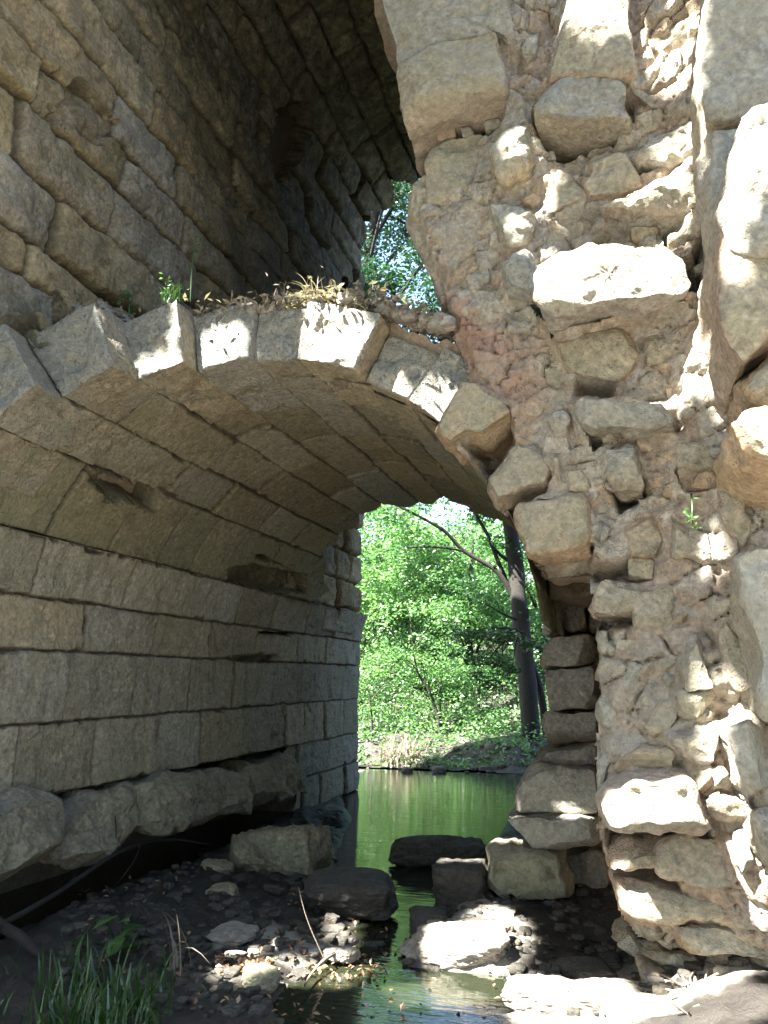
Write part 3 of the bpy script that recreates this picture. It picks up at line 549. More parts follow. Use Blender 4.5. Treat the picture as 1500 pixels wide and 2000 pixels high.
 ([(1450, 1768), (1490, 1745), (1560, 1742), (1560, 1832), (1500, 1822)], 3.55, 'P', .5, .3), ([(1436, 1632), (1462, 1622), (1478, 1690), (1455, 1712), (1438, 1690)], 3.7, 'G', .35, .3), ([(1480, 1600), (1570, 1590), (1570, 1740), (1500, 1700)], 3.5, 'G', .5, .1),
 ([(1230, 1792), (1300, 1806), (1340, 1840), (1300, 1862), (1260, 1846)], 4.0, 'P', .4, .2), ([(1198, 1842), (1225, 1826), (1260, 1856), (1240, 1871), (1205, 1860)], 4.15, 'G', .4, -.3),
 ([(1320, 1812), (1400, 1797), (1470, 1802), (1580, 1840), (1580, 1892), (1450, 1872), (1350, 1866)], 3.72, 'G', .6, -.5), ([(1262, 1868), (1330, 1870), (1400, 1880), (1395, 1897), (1300, 1890)], 3.95, 'G', .5, -.3), ([(1400, 1895), (1460, 1905), (1560, 1950), (1560, 2010), (1470, 1975), (1410, 1935)], 3.75, 'G', .5, -.2),
 ([(1425, 816), (1450, 789), (1490, 782), (1600, 790), (1600, 935), (1480, 905), (1452, 880), (1436, 850)], 3.2, 'P', .8, .5),
 # great upright slabs beside the frame edge
 ([(1384, -80), (1372, 60), (1366, 130), (1370, 200), (1378, 232), (1440, 225), (1600, 200), (1600, -80)], 3.42, 'G', .7, 0), ([(1376, 236), (1440, 228), (1600, 205), (1600, 420), (1470, 430), (1400, 420), (1388, 330), (1382, 280)], 3.40, 'G', .7, -.1),
 ([(1416, 330), (1450, 240), (1480, 205), (1600, 190), (1600, 470), (1500, 480), (1430, 480), (1408, 410)], 3.16, 'G', .8, -.4), ([(1406, 430), (1500, 485), (1600, 480), (1600, 610), (1500, 640), (1455, 700), (1430, 660), (1412, 590), (1405, 500)], 3.22, 'P', .8, -.2),
 ([(1456, 705), (1500, 660), (1600, 630), (1600, 790), (1490, 778), (1462, 760)], 3.30, 'P', .7, -.5),
]
for k_, s_ in enumerate(ST):                           # the foot of the pier is undercut
    my_ = np.array(s_[0])[:, 1].mean()
    if s_[1] > 3.5 and my_ > 1630: ST[k_] = (s_[0], s_[1]+.50*min(1, (my_-1630)/200), s_[2], s_[3], s_[4])
silw = np.array([aty(*p, YB)[[0, 2]] for p in SIL])
us = np.arange(silw[:, 0].min()-.05, 1.6, .0125); vs = np.arange(-.1, silw[:, 1].max(), .0125)
Ug, Vg = np.meshgrid(us, vs, indexing='ij'); u = Ug.ravel(); v = Vg.ravel(); q = np.stack([u, u*0, v], 1)
uw = u+fbm(q, 4, 3, .5, 61)*.03; vw = v+fbm(q, 4, 3, .5, 62)*.03
f1, f2, cid = worley(uw*1.0, vw*1.4, .185, 5); e = np.clip((f2-f1)/.26, 0, 1); g1, g2, cid2 = worley(uw, vw*1.2, .085, 8); e2 = np.clip((g2-g1)/.4, 0, 1)
big = cid > .22
hgt = np.where(big, np.sqrt(1-(1-e)**2)*(.045+.075*cid), np.sqrt(1-(1-e2)**2)*(.02+.035*cid2)+.02)
ero = fbm(q, 1.1, 4, .5, 64)
hgt = hgt*(.55+.35*sst(ero, -.4, .3))+fbm(q, 2.2, 5, .58, 65)*.055+fbm(q, 14, 4, .62, 66)*.016+fbm(q, 34, 3, .6, 69)*.012+.016*np.sqrt(np.clip(1-(worley(uw, vw, .042, 12)[0]*1.5)**2, 0, 1))-np.maximum(fbm(q, 5, 3, .5, 67)-.4, 0)*.12
lean = .44*sst(u, .02, 1.1)+.10*sst(-v, -.6, .2)*0
yb = YB+.10*sst(-u, .2, .9)+.50*sst(.78-v, 0, .75)-lean
sd = poly_sd(np.stack([u, v], 1), silw)
edge = sst(sd, -.10, .0)
rec = np.zeros(len(u))
for poly, dep_, sh in (([(783, 225), (852, 195), (979, 168), (982, 235), (930, 255), (880, 300), (840, 330), (806, 280)], .42, 0), ([(1056, 232), (1229, 222), (1228, 262), (1190, 290), (1080, 312), (1060, 280)], .34, 0), ([(1056, 590), (1340, 555), (1358, 585), (1290, 622), (1085, 660)], .36, 0),
                       ([(1140, 815), (1314, 822), (1325, 836), (1165, 868)], .25, 0), ([(1125, 745), (1200, 748), (1195, 768), (1125, 772)], .2, 0), ([(1186, 945), (1258, 945), (1275, 970), (1215, 1000)], .22, 0), ([(1335, 930), (1402, 930), (1395, 970), (1345, 965)], .25, 0), ([(1030, 1070), (1152, 1068), (1152, 1120), (1050, 1115)], .35, 0),
                       ([(1160, 1200), (1250, 1190), (1250, 1215), (1165, 1222)], .25, 0), ([(1150, 1110), (1265, 1105), (1265, 1130), (1160, 1140)], .22, 0), ([(1196, 1625), (1380, 1628), (1380, 1650), (1200, 1662)], .25, 0), ([(1191, 1700), (1300, 1705), (1320, 1735), (1205, 1735)], .25, 0), ([(1265, 340), (1330, 322), (1330, 340), (1250, 365)], .25, 0), ([(1345, 560), (1400, 480), (1410, 600), (1360, 620)], .25, 0),
                       ([(905, 855), (985, 808), (1000, 862), (952, 925), (938, 897)], .4, 0), ([(960, 970), (1070, 920), (1060, 960), (1000, 985), (1000, 1010)], .3, 0)):
    W_ = np.array([aty(*p, YB)[[0, 2]] for p in poly]); rec = np.maximum(rec, dep_*sst(-poly_sd(np.stack([uw, vw], 1), W_), -.035, .03))
for p_, yf_, mt_, dp_, tn_ in ST:                    # mortar laps up against the bedded blocks
    if yf_ < 3.6: continue
    if np.ptp(np.array(p_)[:, 0]) < 160: yf_ = yf_+.33*max(0, 4.1-yf_)
    W_ = np.array([aty(*q_, yf_)[[0, 2]] for q_ in p_]); bb = (u > W_[:, 0].min()-.14) & (u < W_[:, 0].max()+.14) & (v > W_[:, 1].min()-.14) & (v < W_[:, 1].max()+.14) & (rec < .03)
    k_ = np.nonzero(bb)[0]
    if len(k_):
        sd_ = poly_sd(np.stack([uw[k_], vw[k_]], 1), W_); tgt = np.minimum((yb[k_]-(yf_+.06))*.5, .17)*sst(-sd_, -.06, .0)
        hgt[k_] = np.maximum(hgt[k_], tgt+hgt[k_]*.6)
Vp = np.stack([u, yb-hgt*(1-.6*(rec > .1))+edge*.10+rec, v], 1)
f = gridf(len(us), len(vs)); sdn = sd+fbm(q, 7, 3, .5, 68)*.02
f = f[(sdn[f] < 0).all(1)]
used = np.zeros(len(u), bool); used[f.ravel()] = True; ri = np.cumsum(used)-1
f = ri[f]; Vp = Vp[used]
# outline carried back as the broken side of the pier
ed = np.concatenate([f[:, [0, 1]], f[:, [1, 2]], f[:, [2, 3]], f[:, [3, 0]]]); key = np.sort(ed, 1); _, ix, ct = np.unique(key, axis=0, return_index=True, return_counts=True)
be = ed[ix[ct == 1]]; bv = np.unique(be); bm = -np.ones(len(Vp), int); bm[bv] = np.arange(len(bv))
lay = [Vp]; n0 = len(Vp); Qs = [f]; prev = np.arange(n0)
for k in range(1, 9):
    d = Vp[bv]+np.array([0, .13*k, 0])+np.array([.06, 0, .02])*k*.35
    d = d+fbm(d, 5, 3, .5, 70)[:, None]*.05; lay.append(d); off = n0+(k-1)*len(bv)
    cur = np.arange(n0); cur[bv] = off+np.arange(len(bv))
    Qs.append(np.stack([prev[be[:, 1]], prev[be[:, 0]], cur[be[:, 0]], cur[be[:, 1]]], 1)); prev = cur
Vall = np.vstack(lay); nb = len(Vall)-n0
mort = np.clip((1-np.where(big, sst(e, .02, .22), sst(e2, .0, .25)))*.8, 0, 1)[used]
redz = sst(-poly_sd(np.stack([u, v], 1), np.array([aty(*p, YB)[[0, 2]] for p in [(860, 540), (900, 560), (950, 640), (1040, 700), (1060, 800), (1010, 790), (960, 760), (900, 720), (880, 650)]])), -.10, .12)[used]
A = dict(tint=np.r_[(np.where(big, cid, cid2)*2-1)[used], np.zeros(nb)], joint=np.r_[mort, np.full(nb, .2)], patina=np.r_[np.where(big & (cid > .6), .9, .15)[used], np.zeros(nb)], red=np.r_[redz, np.zeros(nb)])
mk('rubble_core', Vall, np.vstack(Qs), M_CORE, pier, A, sharp=70)
# small rubble wedged between the big blocks, only where no traced block already sits
PM = dict(P=M_PIER, G=M_GREY, C=M_CORE)
for i, (p, yf, mt, dp, tn) in enumerate(ST):
    w = np.ptp(np.array(p)[:, 0]); bigb = w > 70
    if yf > 3.6 and w < 160: yf += .33*max(0, 4.1-yf)
    stone_obj('ashlar_block' if bigb else 'rubble_stone', p, yf, PM[mt], pier, D=dp, bevel=.022 if bigb else .016, dome=.012, amp=.013 if bigb else .010, seed=200+i, tint=tn, flare=.0, shrink=1.045 if yf > 3.6 else 1., tilt=(rng.normal(0, .05), rng.normal(.0, .06)), h=.0175 if bigb else .014)
fill = Acc(); rgf = np.random.default_rng(77); STp = [np.array([aty(*q_, YB)[[0, 2]] for q_ in s_[0]]) for s_ in ST]
cand = np.stack([rgf.uniform(-1.1, 1.2, 900), rgf.uniform(.1, 5.6, 900)], 1); ok = poly_sd(cand, silw) < -.12
for S_ in STp: ok &= poly_sd(cand, S_) > .02
cand = cand[ok]; chosen = []
for c in cand:
    r = rgf.uniform(.03, .08)
    if all(math.hypot(*(c-c2)) > (r+r2)*.8 for c2, r2 in chosen): chosen.append((c, r))
for k, (c, r) in enumerate(chosen):
    V, Q = rock((r*rgf.uniform(1.8, 3.0), r*1.8, r*rgf.uniform(1.3, 2.2)), 13, 9, 300+k, .05, sharpness=14); an = rgf.normal(0, .35); ca, sa = math.cos(an), math.sin(an)
    V = np.stack([V[:, 0]*ca-V[:, 2]*sa, V[:, 1], V[:, 0]*sa+V[:, 2]*ca], 1)
    yy = YB+.10*sst(-c[0], .2, .9)+.50*sst(.78-c[1], 0, .75)-.44*sst(c[0], .02, 1.1)+.012
    fill.add(V+np.array([c[0], yy, c[1]]), Q, tint=rgf.uniform(-1, 1), patina=float(rgf.random() < .4), joint=0.)
tag(fill.build('rubble_packing', M_PIER, pier, sharp=50), kind='stuff')
V, Q = boxv(.15, 14, 4.75, 11, -.4, 10.6); V2, Q2 = boxv(.9, 14, 3.7, 4.9, -.4, 10.6); a = Acc(); a.add(V, Q, tint=0., patina=.3, joint=.2); a.add(V2, Q2, tint=0., patina=.3, joint=.2)
V, Q = boxv(-1.45, 3.2, 4.5, 5.7, 6.35, 10.6); a.add(V, Q, tint=0., patina=.3, joint=.2)  # unseen pier top, added to keep light out of the upper vault
a.build('masonry_core_or_blocker', M_CORE, pier)

# ================================================================== the far pier inside the passage
far = thing('inner_pier', 'shaded stacked-block pier standing behind the ruined pier beside the stream', 'pier', (-.2, 6.3, 0))
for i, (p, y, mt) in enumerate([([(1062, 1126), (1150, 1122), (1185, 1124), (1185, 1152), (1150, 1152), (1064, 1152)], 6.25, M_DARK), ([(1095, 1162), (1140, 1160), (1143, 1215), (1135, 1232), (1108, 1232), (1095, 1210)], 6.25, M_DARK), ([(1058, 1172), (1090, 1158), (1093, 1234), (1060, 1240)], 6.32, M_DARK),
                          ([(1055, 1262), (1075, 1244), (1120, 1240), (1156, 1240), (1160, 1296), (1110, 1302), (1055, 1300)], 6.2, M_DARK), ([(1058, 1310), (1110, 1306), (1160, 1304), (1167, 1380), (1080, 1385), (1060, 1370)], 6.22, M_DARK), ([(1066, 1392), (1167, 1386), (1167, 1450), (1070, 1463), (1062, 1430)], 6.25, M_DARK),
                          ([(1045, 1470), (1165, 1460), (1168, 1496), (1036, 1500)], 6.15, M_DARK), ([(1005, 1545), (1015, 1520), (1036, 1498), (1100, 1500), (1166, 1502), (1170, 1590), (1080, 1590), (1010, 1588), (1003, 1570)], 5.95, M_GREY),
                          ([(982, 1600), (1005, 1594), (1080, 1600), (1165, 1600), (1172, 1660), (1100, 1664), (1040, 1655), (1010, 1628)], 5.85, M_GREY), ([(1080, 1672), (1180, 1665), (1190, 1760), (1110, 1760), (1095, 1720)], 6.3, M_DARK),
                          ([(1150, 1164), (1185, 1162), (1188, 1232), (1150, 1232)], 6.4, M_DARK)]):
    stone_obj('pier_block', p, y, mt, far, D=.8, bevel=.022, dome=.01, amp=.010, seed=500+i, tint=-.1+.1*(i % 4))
a = Acc()
for b in ((-.46, .5, 6.55, 11, -.4, 3.0), (-.44, .3, 5.4, 11, 2.15, 3.8)):
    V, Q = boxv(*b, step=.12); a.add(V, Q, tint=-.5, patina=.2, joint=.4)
a.build('masonry_core_or_blocker', M_DARK, far)

# ================================================================== ground, bed and water
WAT = [[(640, 1720), (690, 1600), (640, 1500), (700, 1470), (1005, 1493), (1015, 1560), (985, 1610), (960, 1650), (900, 1665), (800, 1690)], [(700, 1690), (760, 1660), (900, 1660), (880, 1700), (845, 1740), (855, 1765), (800, 1800), (800, 1850), (700, 1845), (705, 1800), (775, 1745)],
       [(700, 1840), (800, 1845), (790, 1890), (980, 1908), (1035, 1965), (960, 2080), (560, 2080), (540, 1960), (580, 1900)]]
WATW = [np.array([atz(*p, 0)[:2] for p in w]) for w in WAT]
def terrain(x, y):
    P = np.stack([x, y], 1); d = np.full(len(x), 9.)
    for w in WATW: d = np.minimum(d, poly_sd(P, w))
    q = np.stack([x, y, x*0], 1)
    near = .05+.06*fbm(q, 1.3, 4, .55, 41)+.035*fbm(q, 7, 4, .6, 42)+.018*fbm(q, 18, 3, .6, 43)
    land = near+.10*sst(-x, 2.4, 3.2)*sst(8-y, 0, 3)*sst(x, -3.9, -3.2)-.12*sst(-x, 3.6, 4.2)+.25*sst(x, -.4, .6)*sst(6.5-y, 0, 1)
    z = land*sst(d, -.02, .14)-.10*sst(-d, -.04, .12)-.12*sst(-d, .1, .6)
    bank = sst(y+.55*fbm(q, .8, 4, .55, 45), 14.2, 15.2)*(.36+.16*fbm(q, .9, 4, .55, 44))+np.minimum(np.maximum(y-17, 0)*.26, 3.4+np.maximum(y-30, 0)*.14)*sst(y, 17, 20)
    z = np.where(y > 11.6, np.maximum(z, 0)*sst(13-y, 0, 1)+bank-.12*sst(13.8-y, 0, .8), z)
    out = np.hypot(x+2, y-6); hill = 9*sst(out, 18, 75)+14*sst(out, 60, 260)
    z = z+np.where(y < 17, hill*.45, 0)+np.where(y < 3, .05, 0)
    return np.minimum(z, 26)
xs = np.r_[-260, -160, -100, -60, -36, -22, -14, -9, np.arange(-6.5, 3.2, .045), 5, 8, 13, 20, 32, 55, 95, 160, 260]
ys = np.r_[-260, -160, -95, -55, -32, -18, -10, -5, -2, 0, 1.2, np.arange(2.2, 9, .04), np.arange(9, 21, .13), 22, 24, 27, 31, 37, 46, 60, 85, 120, 180, 260]
X, Y = np.meshgrid(xs, ys, indexing='ij'); z = terrain(X.ravel(), Y.ravel())
SAND_AND_BOUNCE = [np.array([atz(*p, .03)[:2] for p in w]) for w in ([(800, 1890), (860, 1800), (905, 1765), (1010, 1780), (1050, 1830), (1010, 1900), (900, 1910)], [(980, 1905), (1250, 1895), (1500, 1960), (1500, 2060), (980, 2060), (960, 1990)], [(400, 1840), (450, 1800), (560, 1810), (700, 1850), (690, 1880), (520, 1890)])]
SAND_AND_BOUNCE.append(np.array([(-6, -9), (14, -9), (14, 2.4), (.6, 2.6), (-2.4, 2.0), (-6, 2.2)]))  # unseen pale ground behind the camera, added to bounce sunlight onto the masonry
gxy = np.stack([X.ravel(), Y.ravel()], 1); sandv = np.max([sst(-poly_sd(gxy, w)+.06*fbm(np.c_[gxy, gxy[:, :1]*0], 5, 4, .6, 77), -.05, .10) for w in SAND_AND_BOUNCE], 0)
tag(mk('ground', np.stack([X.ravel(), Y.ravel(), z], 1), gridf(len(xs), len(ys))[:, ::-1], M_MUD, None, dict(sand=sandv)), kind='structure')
xs = np.linspace(-9, 3, 30); ys = np.linspace(2, 15, 30); X, Y = np.meshgrid(xs, ys, indexing='ij')
tag(mk('water', np.stack([X.ravel(), Y.ravel(), X.ravel()*0], 1), gridf(30, 30)[:, ::-1], M_WATER), kind='structure')

def gz(x, y): return float(terrain(np.array([x]), np.array([y]))[0])
# loose rocks and blocks lying in and beside the stream
def lay_rock(x0, x1, yt, yb, mat, label, name='boulder', cat='rock', depth=.8, zb=.02, seed=0, planes=16, amp=.085, sink=.12, tint=0., n=44, rotz=0., sharp=13, group=None):
    c = atz((x0+x1)/2, yb, zb); t = np.linalg.norm(c-EYE)/np.linalg.norm(ray((x0+x1)/2, yb)); w = (x1-x0)*t; hgt = max((yb-yt)*t*.98, .02)
    dp = w*depth; el = (CZ-zb)/np.linalg.norm(c[:2]); hgt = max(hgt-dp*el*.55, hgt*.45)
    V, Q = rock((w*1.12, dp*1.1, hgt*2.1 if sink > .3 else hgt*(1+sink)*1.15), n, planes, seed, amp, sharpness=sharp)
    dr = c[:2]/np.linalg.norm(c[:2]); cc = c+np.r_[dr*dp*.45, 0]; ca, sa = math.cos(rotz+YAW*.5), math.sin(rotz+YAW*.5)
    V = np.stack([V[:, 0]*ca-V[:, 1]*sa, V[:, 0]*sa+V[:, 1]*ca, V[:, 2]], 1)
    zc = zb+(hgt*.5-sink*hgt*.5 if sink <= .3 else 0)
    loc = np.array([cc[0], cc[1], zc])
    o = mk(name, V+loc, Q, mat, None, dict(tint=tint, patina=sst(V[:, 2], -.1*hgt, .3*hgt)*.6, joint=0.), sharp=55, loc=loc); return tag(o, label, cat, group)
lay_rock(585, 792, 1688, 1800, M_ROCK, 'large dark smooth boulder left of the narrow channel', seed=11, sharp=5, planes=8)
lay_rock(842, 965, 1672, 1782, M_ROCK, 'dark angular rock right of the narrow channel', seed=12, depth=.9)
lay_rock(755, 945, 1630, 1692, M_ROCK, 'low dark rock spanning the stream before the green pool', seed=13, depth=.35, sharp=6)
lay_rock(796, 880, 1774, 1822, M_ROCK, 'small dark rock standing in the channel below the angular rock', seed=14)
lay_rock(862, 960, 1640, 1700, M_ROCK, 'dark rock wedged under the shelf of the inner pier', seed=15)
lay_rock(845, 885, 1795, 1825, M_PALE, 'pale cobble touching the small dark channel rock', 'cobble', seed=16)
lay_rock(795, 1010, 1800, 1892, M_PALE, 'pale sunlit tilted slab at the right edge of the channel', 'flat_slab', seed=17, depth=.7, sink=.2)
lay_rock(905, 1015, 1768, 1812, M_PALE, 'ridged flat pale rock just below the loose squared block', 'flat_slab', seed=18, depth=.8)
lay_rock(975, 1145, 1912, 2000, M_PALE, 'sunlit pale slab at the right side of the front pool', 'flat_slab', seed=19, depth=.8)
lay_rock(1080, 1300, 1925, 2005, M_PALE, 'broad sunlit pale slab in front of the tilted block', 'flat_slab', seed=20, depth=.55)
lay_rock(1160, 1480, 1955, 2060, M_PALE, 'long bright slab at the foot of the ruined pier', 'flat_slab', seed=21, depth=.45)
lay_rock(960, 1140, 1985, 2060, M_PALE, 'half-shaded slab at the bottom edge beside the front pool', 'flat_slab', seed=22, depth=.5)
lay_rock(1085, 1215, 1880, 1925, M_ROCK, 'dark low rock in the shadow left of the tilted block', seed=23, depth=.6)
lay_rock(462, 548, 1888, 1952, M_LOOSE, 'greenish grey cobble alone in the front dark mud', 'cobble', seed=24, sharp=5)
lay_rock(505, 542, 1868, 1892, M_LOOSE, 'small brown stone behind the greenish grey cobble', 'cobble', seed=25)
lay_rock(385, 462, 1678, 1735, M_LOOSE, 'rounded brown stone leaning on the squared block under the wall', 'cobble', seed=26, sharp=5)
lay_rock(402, 462, 1728, 1772, M_LOOSE, 'grey wedge of stone below the rounded brown stone', 'cobble', seed=27)
lay_rock(455, 500, 1705, 1740, M_ROCK, 'dark small stone between the wedge and the squared block', 'cobble', seed=28)
lay_rock(398, 512, 1808, 1848, M_PALE, 'pale flat stone with a soft sun patch in the dark left bed', 'flat_slab', seed=29, depth=.8)
lay_rock(436, 482, 1858, 1884, M_PALE, 'small pale stone beside rust coloured leaf litter', 'cobble', seed=30)
lay_rock(480, 535, 1850, 1878, M_PALE, 'pale stone touching the right side of the small pale stone', 'cobble', seed=31)
lay_rock(520, 572, 1845, 1870, M_PALE, 'pale double-lobed stone in the row of sunlit stones', 'cobble', seed=32)
lay_rock(580, 632, 1848, 1872, M_PALE, 'pinkish stone at the right end of the row of sunlit stones', 'cobble', seed=33)
lay_rock(628, 700, 1850, 1882, M_PALE, 'long pale stone with a twig lying across it', 'flat_slab', seed=34, depth=.6)
lay_rock(596, 676, 1760, 1786, M_ROCK, 'low dark stone with a sunlit rim before the large boulder', 'flat_slab', seed=35)
lay_rock(632, 664, 1786, 1815, M_ROCK, 'small dark stone catching sun before the large boulder', 'cobble', seed=36)
lay_rock(520, 580, 1780, 1792, M_ROCK, 'thin flat stone left of the sun-rimmed stone', 'flat_slab', seed=37)
lay_rock(722, 765, 1778, 1800, M_ROCK, 'brown cobble at the water edge under the large boulder', 'cobble', seed=38)
rg = np.random.default_rng(17); src = None
for k in range(64):
    px, py = rg.uniform(330, 1010), rg.uniform(1700, 1990); p = atz(px, py, .05)
    if not (-3.6 < p[0] < .2): continue
    zt = gz(p[0], p[1])
    if zt < -.045: continue
    w = .07+.16*rg.random()**1.6
    if src is None or k % 8 == 0:
        V, Q = rock((1, .8, .34), 24, 16, 700+k, .08, sharpness=13); src = mk('bed_stone', V, Q, M_ROCK, None, dict(tint=rg.uniform(-1, 1), patina=sst(V[:, 2], -.05, .12)*.6, joint=0.), sharp=55); o = src
    else: o = src.copy(); COL.objects.link(o)
    o.location = (p[0], p[1], max(zt, -.01)+w*.05); o.scale = (w, w*rg.uniform(.7, 1.2), w*rg.uniform(.7, 1.1)); o.rotation_euler = (rg.normal(0, .12), rg.normal(0, .12), rg.uniform(0, 6.28))
    tag(o, 'small flat dark wet stone lying in the mud of the stream bed', 'stone', 'flat dark stones of the stream bed')
blk = stone_obj('squared_block', [(432, 1640), (470, 1630), (530, 1630), (595, 1632), (600, 1690), (598, 1718), (520, 1720), (480, 1702), (442, 1690)], 6.0, M_LOOSE, D=.5, bevel=.05, dome=.03, amp=.022, seed=600, tint=-.2)
tag(blk, 'squared grey block lying under the overhanging course of the side wall', 'stone block')
blk = stone_obj('squared_block', [(945, 1672), (955, 1662), (1050, 1664), (1090, 1680), (1108, 1752), (1104, 1760), (1010, 1761), (945, 1750), (939, 1733)], 5.75, M_LOOSE, D=.5, bevel=.05, dome=.03, amp=.02, seed=601, tint=.4)
tag(blk, 'loose squared tan block lying in front of the inner pier', 'stone block')
blk = stone_obj('squared_block', [(1243, 1896), (1265, 1893), (1310, 1915), (1322, 1958), (1300, 1955), (1256, 1942)], 4.38, M_GREY, D=.3, bevel=.02, dome=.01, amp=.012, seed=602, tint=-.3)
tag(blk, 'small tilted grey block propped at the foot of the ruined pier', 'stone block')
# scattered gravel and fallen leaves
rg = np.random.default_rng(3); a = Acc(); n = 1900
for k in range(n):
    px, py = rg.uniform(120, 1480), rg.uniform(1660, 2000); p = atz(px, py, .05)
    if not (-4.2 < p[0] < .8 and 3.2 < p[1] < 7.5): continue
    zt = terrain(p[:1], p[1:2])[0]
    if zt < -.02: continue
    r = .015+.035*rg.random()**2; V, Q = rock((r*2.2, r*1.8, r*1.2), 5, 8, k, .05); a.add(V+np.array([p[0], p[1], zt+r*.15]), Q, tint=rg.uniform(-1, 1), patina=.3, joint=0.)
tag(a.build('gravel', M_ROCK), kind='stuff', label='small dark gravel scattered over the stream bed', cat='gravel')
C = []
for px0, px1, py0, py1, n in ((420, 530, 1870, 1920, 220), (560, 760, 1850, 1900, 120), (700, 1000, 1780, 1990, 45), (150, 720, 1700, 1990, 260), (1000, 1400, 1900, 1990, 25), (560, 700, 1740, 1790, 40)):
    for k in range(n):
        p = atz(rg.uniform(px0, px1), rg.uniform(py0, py1), .05); C.append([p[0], p[1], max(terrain(p[:1], p[1:2])[0], 0)+.022])
V, Q = leaves(np.array(C), .034, rg, .8, .6); tag(mk('leaf_litter', V, Q, M_LITTER, None, dict(tint=np.repeat(rg.random(len(C)), 4)), smooth=False), 'rusty fallen leaves lying on the stream bed', 'leaf litter', kind='stuff')
# ledge debris
C = np.stack([rg.uniform(-3.6, -.9, 2600), rg.normal(4.34, .14, 2600), rg.uniform(0, .06, 2600)], 1)
C[:, 2] += 3.95-.30*sst(C[:, 0], -1.6, -.7)+.16*sst(-C[:, 0], 2.9, 3.8)
V, Q = leaves(C, .06, rg, .7, .4); tag(mk('ledge_litter', V, Q, M_DRY, None, dict(tint=np.repeat(rg.random(len(C)), 4)), smooth=False), 'pale dry litter along the top edge of the arch', 'leaf litter', kind='stuff')

a = Acc()
for k in range(150):
    x, y = rg.uniform(-3.6, -.85), rg.normal(4.33, .10); r = .02+.055*rg.random()**2.2; z = 3.95-.30*sst(np.array(x), -1.6, -.7)+.16*sst(np.array(-x), 2.9, 3.8)
    V, Q = rock((r*2.6, r*2, r*1.5), 8, 9, 1200+k, .06); a.add(V+np.array([x, y, z+r*.3]), Q, tint=rg.uniform(-1, 1), patina=.4, joint=0.)
tag(a.build('ledge_rubble', M_PALE), 'small pale stones and crumbled mortar along the top of the arch', 'rubble', kind='stuff')
# ------------------------------------------------------------------ grasses, weeds, twigs
def blades(base, n, L, spread, rg, w=.006, droop=.6, upz=1.):
    Vv = []; Qq = []; tn = []; k = 0
    for i in range(n):
        b = np.asarray(base)+np.r_[rg.normal(0, spread, 2), 0]; az = rg.uniform(0, 2*math.pi); l = L*rg.uniform(.5, 1.2); ou = np.array([math.cos(az), math.sin(az), 0]); le = rg.uniform(.15, 1)*droop
        t = np.linspace(0, 1, 7)[:, None]; P = b+np.array([0, 0, 1.])*l*(t*upz-le*.75*t**2.4)+ou*l*le*(t**1.6)
        sd = np.cross(ou, [0, 0, 1.]); ww = w*(1-t**2*.95)*rg.uniform(.6, 1.3)
        Vv.append(np.stack([P+sd*ww/2, P-sd*ww/2], 1).reshape(-1, 3)); j = np.arange(6)*2+k; Qq.append(np.stack([j, j+1, j+3, j+2], 1)); k += 14; tn.append(np.full(14, rg.random()))
    return np.vstack(Vv), np.vstack(Qq), np.concatenate(tn)
rg = np.random.default_rng(8)
def tuft(name, base, n, L, sp, mat, label, cat, **k):
    V, Q, t = blades(base, n, L, sp, rg, **k); return tag(mk(name, V, Q, mat, None, dict(tint=t), loc=base, smooth=False), label, cat)
def ledge(px, py, y=4.25): return aty(px, py, y)
tuft('dry_grass_tuft', ledge(605, 592), 55, .21, .045, M_DRY, 'large curly dry grass tuft over the middle of the arch', 'grass tuft', droop=1.1, w=.008)
tuft('dry_grass_tuft', ledge(700, 606), 45, .12, .035, M_DRY, 'short dry grass tuft by the right gap of the arch top', 'grass tuft', droop=.9, w=.007)
tuft('dry_grass_tuft', ledge(560, 595), 35, .14, .05, M_DRY, 'small dry grass tuft left of the large curly one', 'grass tuft', droop=1., w=.006)
tuft('dry_grass_tuft', ledge(735, 640, 4.3), 30, .15, .05, M_DRY, 'dry grass tuft in the gap right of the arch crown stone', 'grass tuft', droop=1.1, w=.006)
tuft('green_grass_tuft', ledge(335, 590), 55, .17, .04, M_GRASS, 'green grass tuft on the left part of the arch top', 'grass tuft', droop=.8, w=.007)
def stalk(name, P, r, mat, label, cat, leafsz=.03, nl=8, lm=None):
    o = thing(name, label, cat, P[0]); S_ = spline(P, 24); V, Q = tube(S_, np.linspace(r, r*.4, 24), 6); mk('stem', V, Q, mat, o, dict(tint=.6))
    C_ = S_[rg.integers(6, 24, nl)]+rg.normal(0, leafsz*.5, (nl, 3)); V, Q = leaves(C_, leafsz, rg, .5, .6); mk('foliage', V, Q, lm or mat, o, dict(tint=np.repeat(rg.random(nl), 4)), smooth=False); return o
stalk('weed', [ledge(372, 590), ledge(374, 540), ledge(376, 510), ledge(382, 480), ledge(398, 460)], .006, M_GRASS, 'tall thin weed stalk rising from the arch top', 'weed', .03, 12)
stalk('weed', [ledge(322, 590), ledge(323, 565), ledge(325, 545)], .005, M_GRASS, 'short flowering weed beside the green grass tuft', 'weed', .035, 14, M_LEAFL)
stalk('weed', [ledge(252, 620), ledge(252, 600), ledge(250, 582), ledge(236, 573)], .005, M_GRASS, 'small leafy weed at the left end of the arch top', 'weed', .06, 22, M_LEAF)
stalk('weed', [aty(1350, 965, 3.95), aty(1352, 985, 3.86), aty(1352, 1010, 3.84), aty(1353, 1025, 3.84)], .006, M_GRASS, 'little green plant hanging from a joint of the ruined pier', 'weed', .032, 16, M_LEAFL)
C = []; b = Acc()
for k in range(24):
    p = atz(rg.uniform(-60, 330), rg.uniform(1900, 2060), .08); V, Q, t = blades((p[0], p[1], .05), 13, .30, .07, rg, w=.013, droop=.75); b.add(V, Q, tint=t)
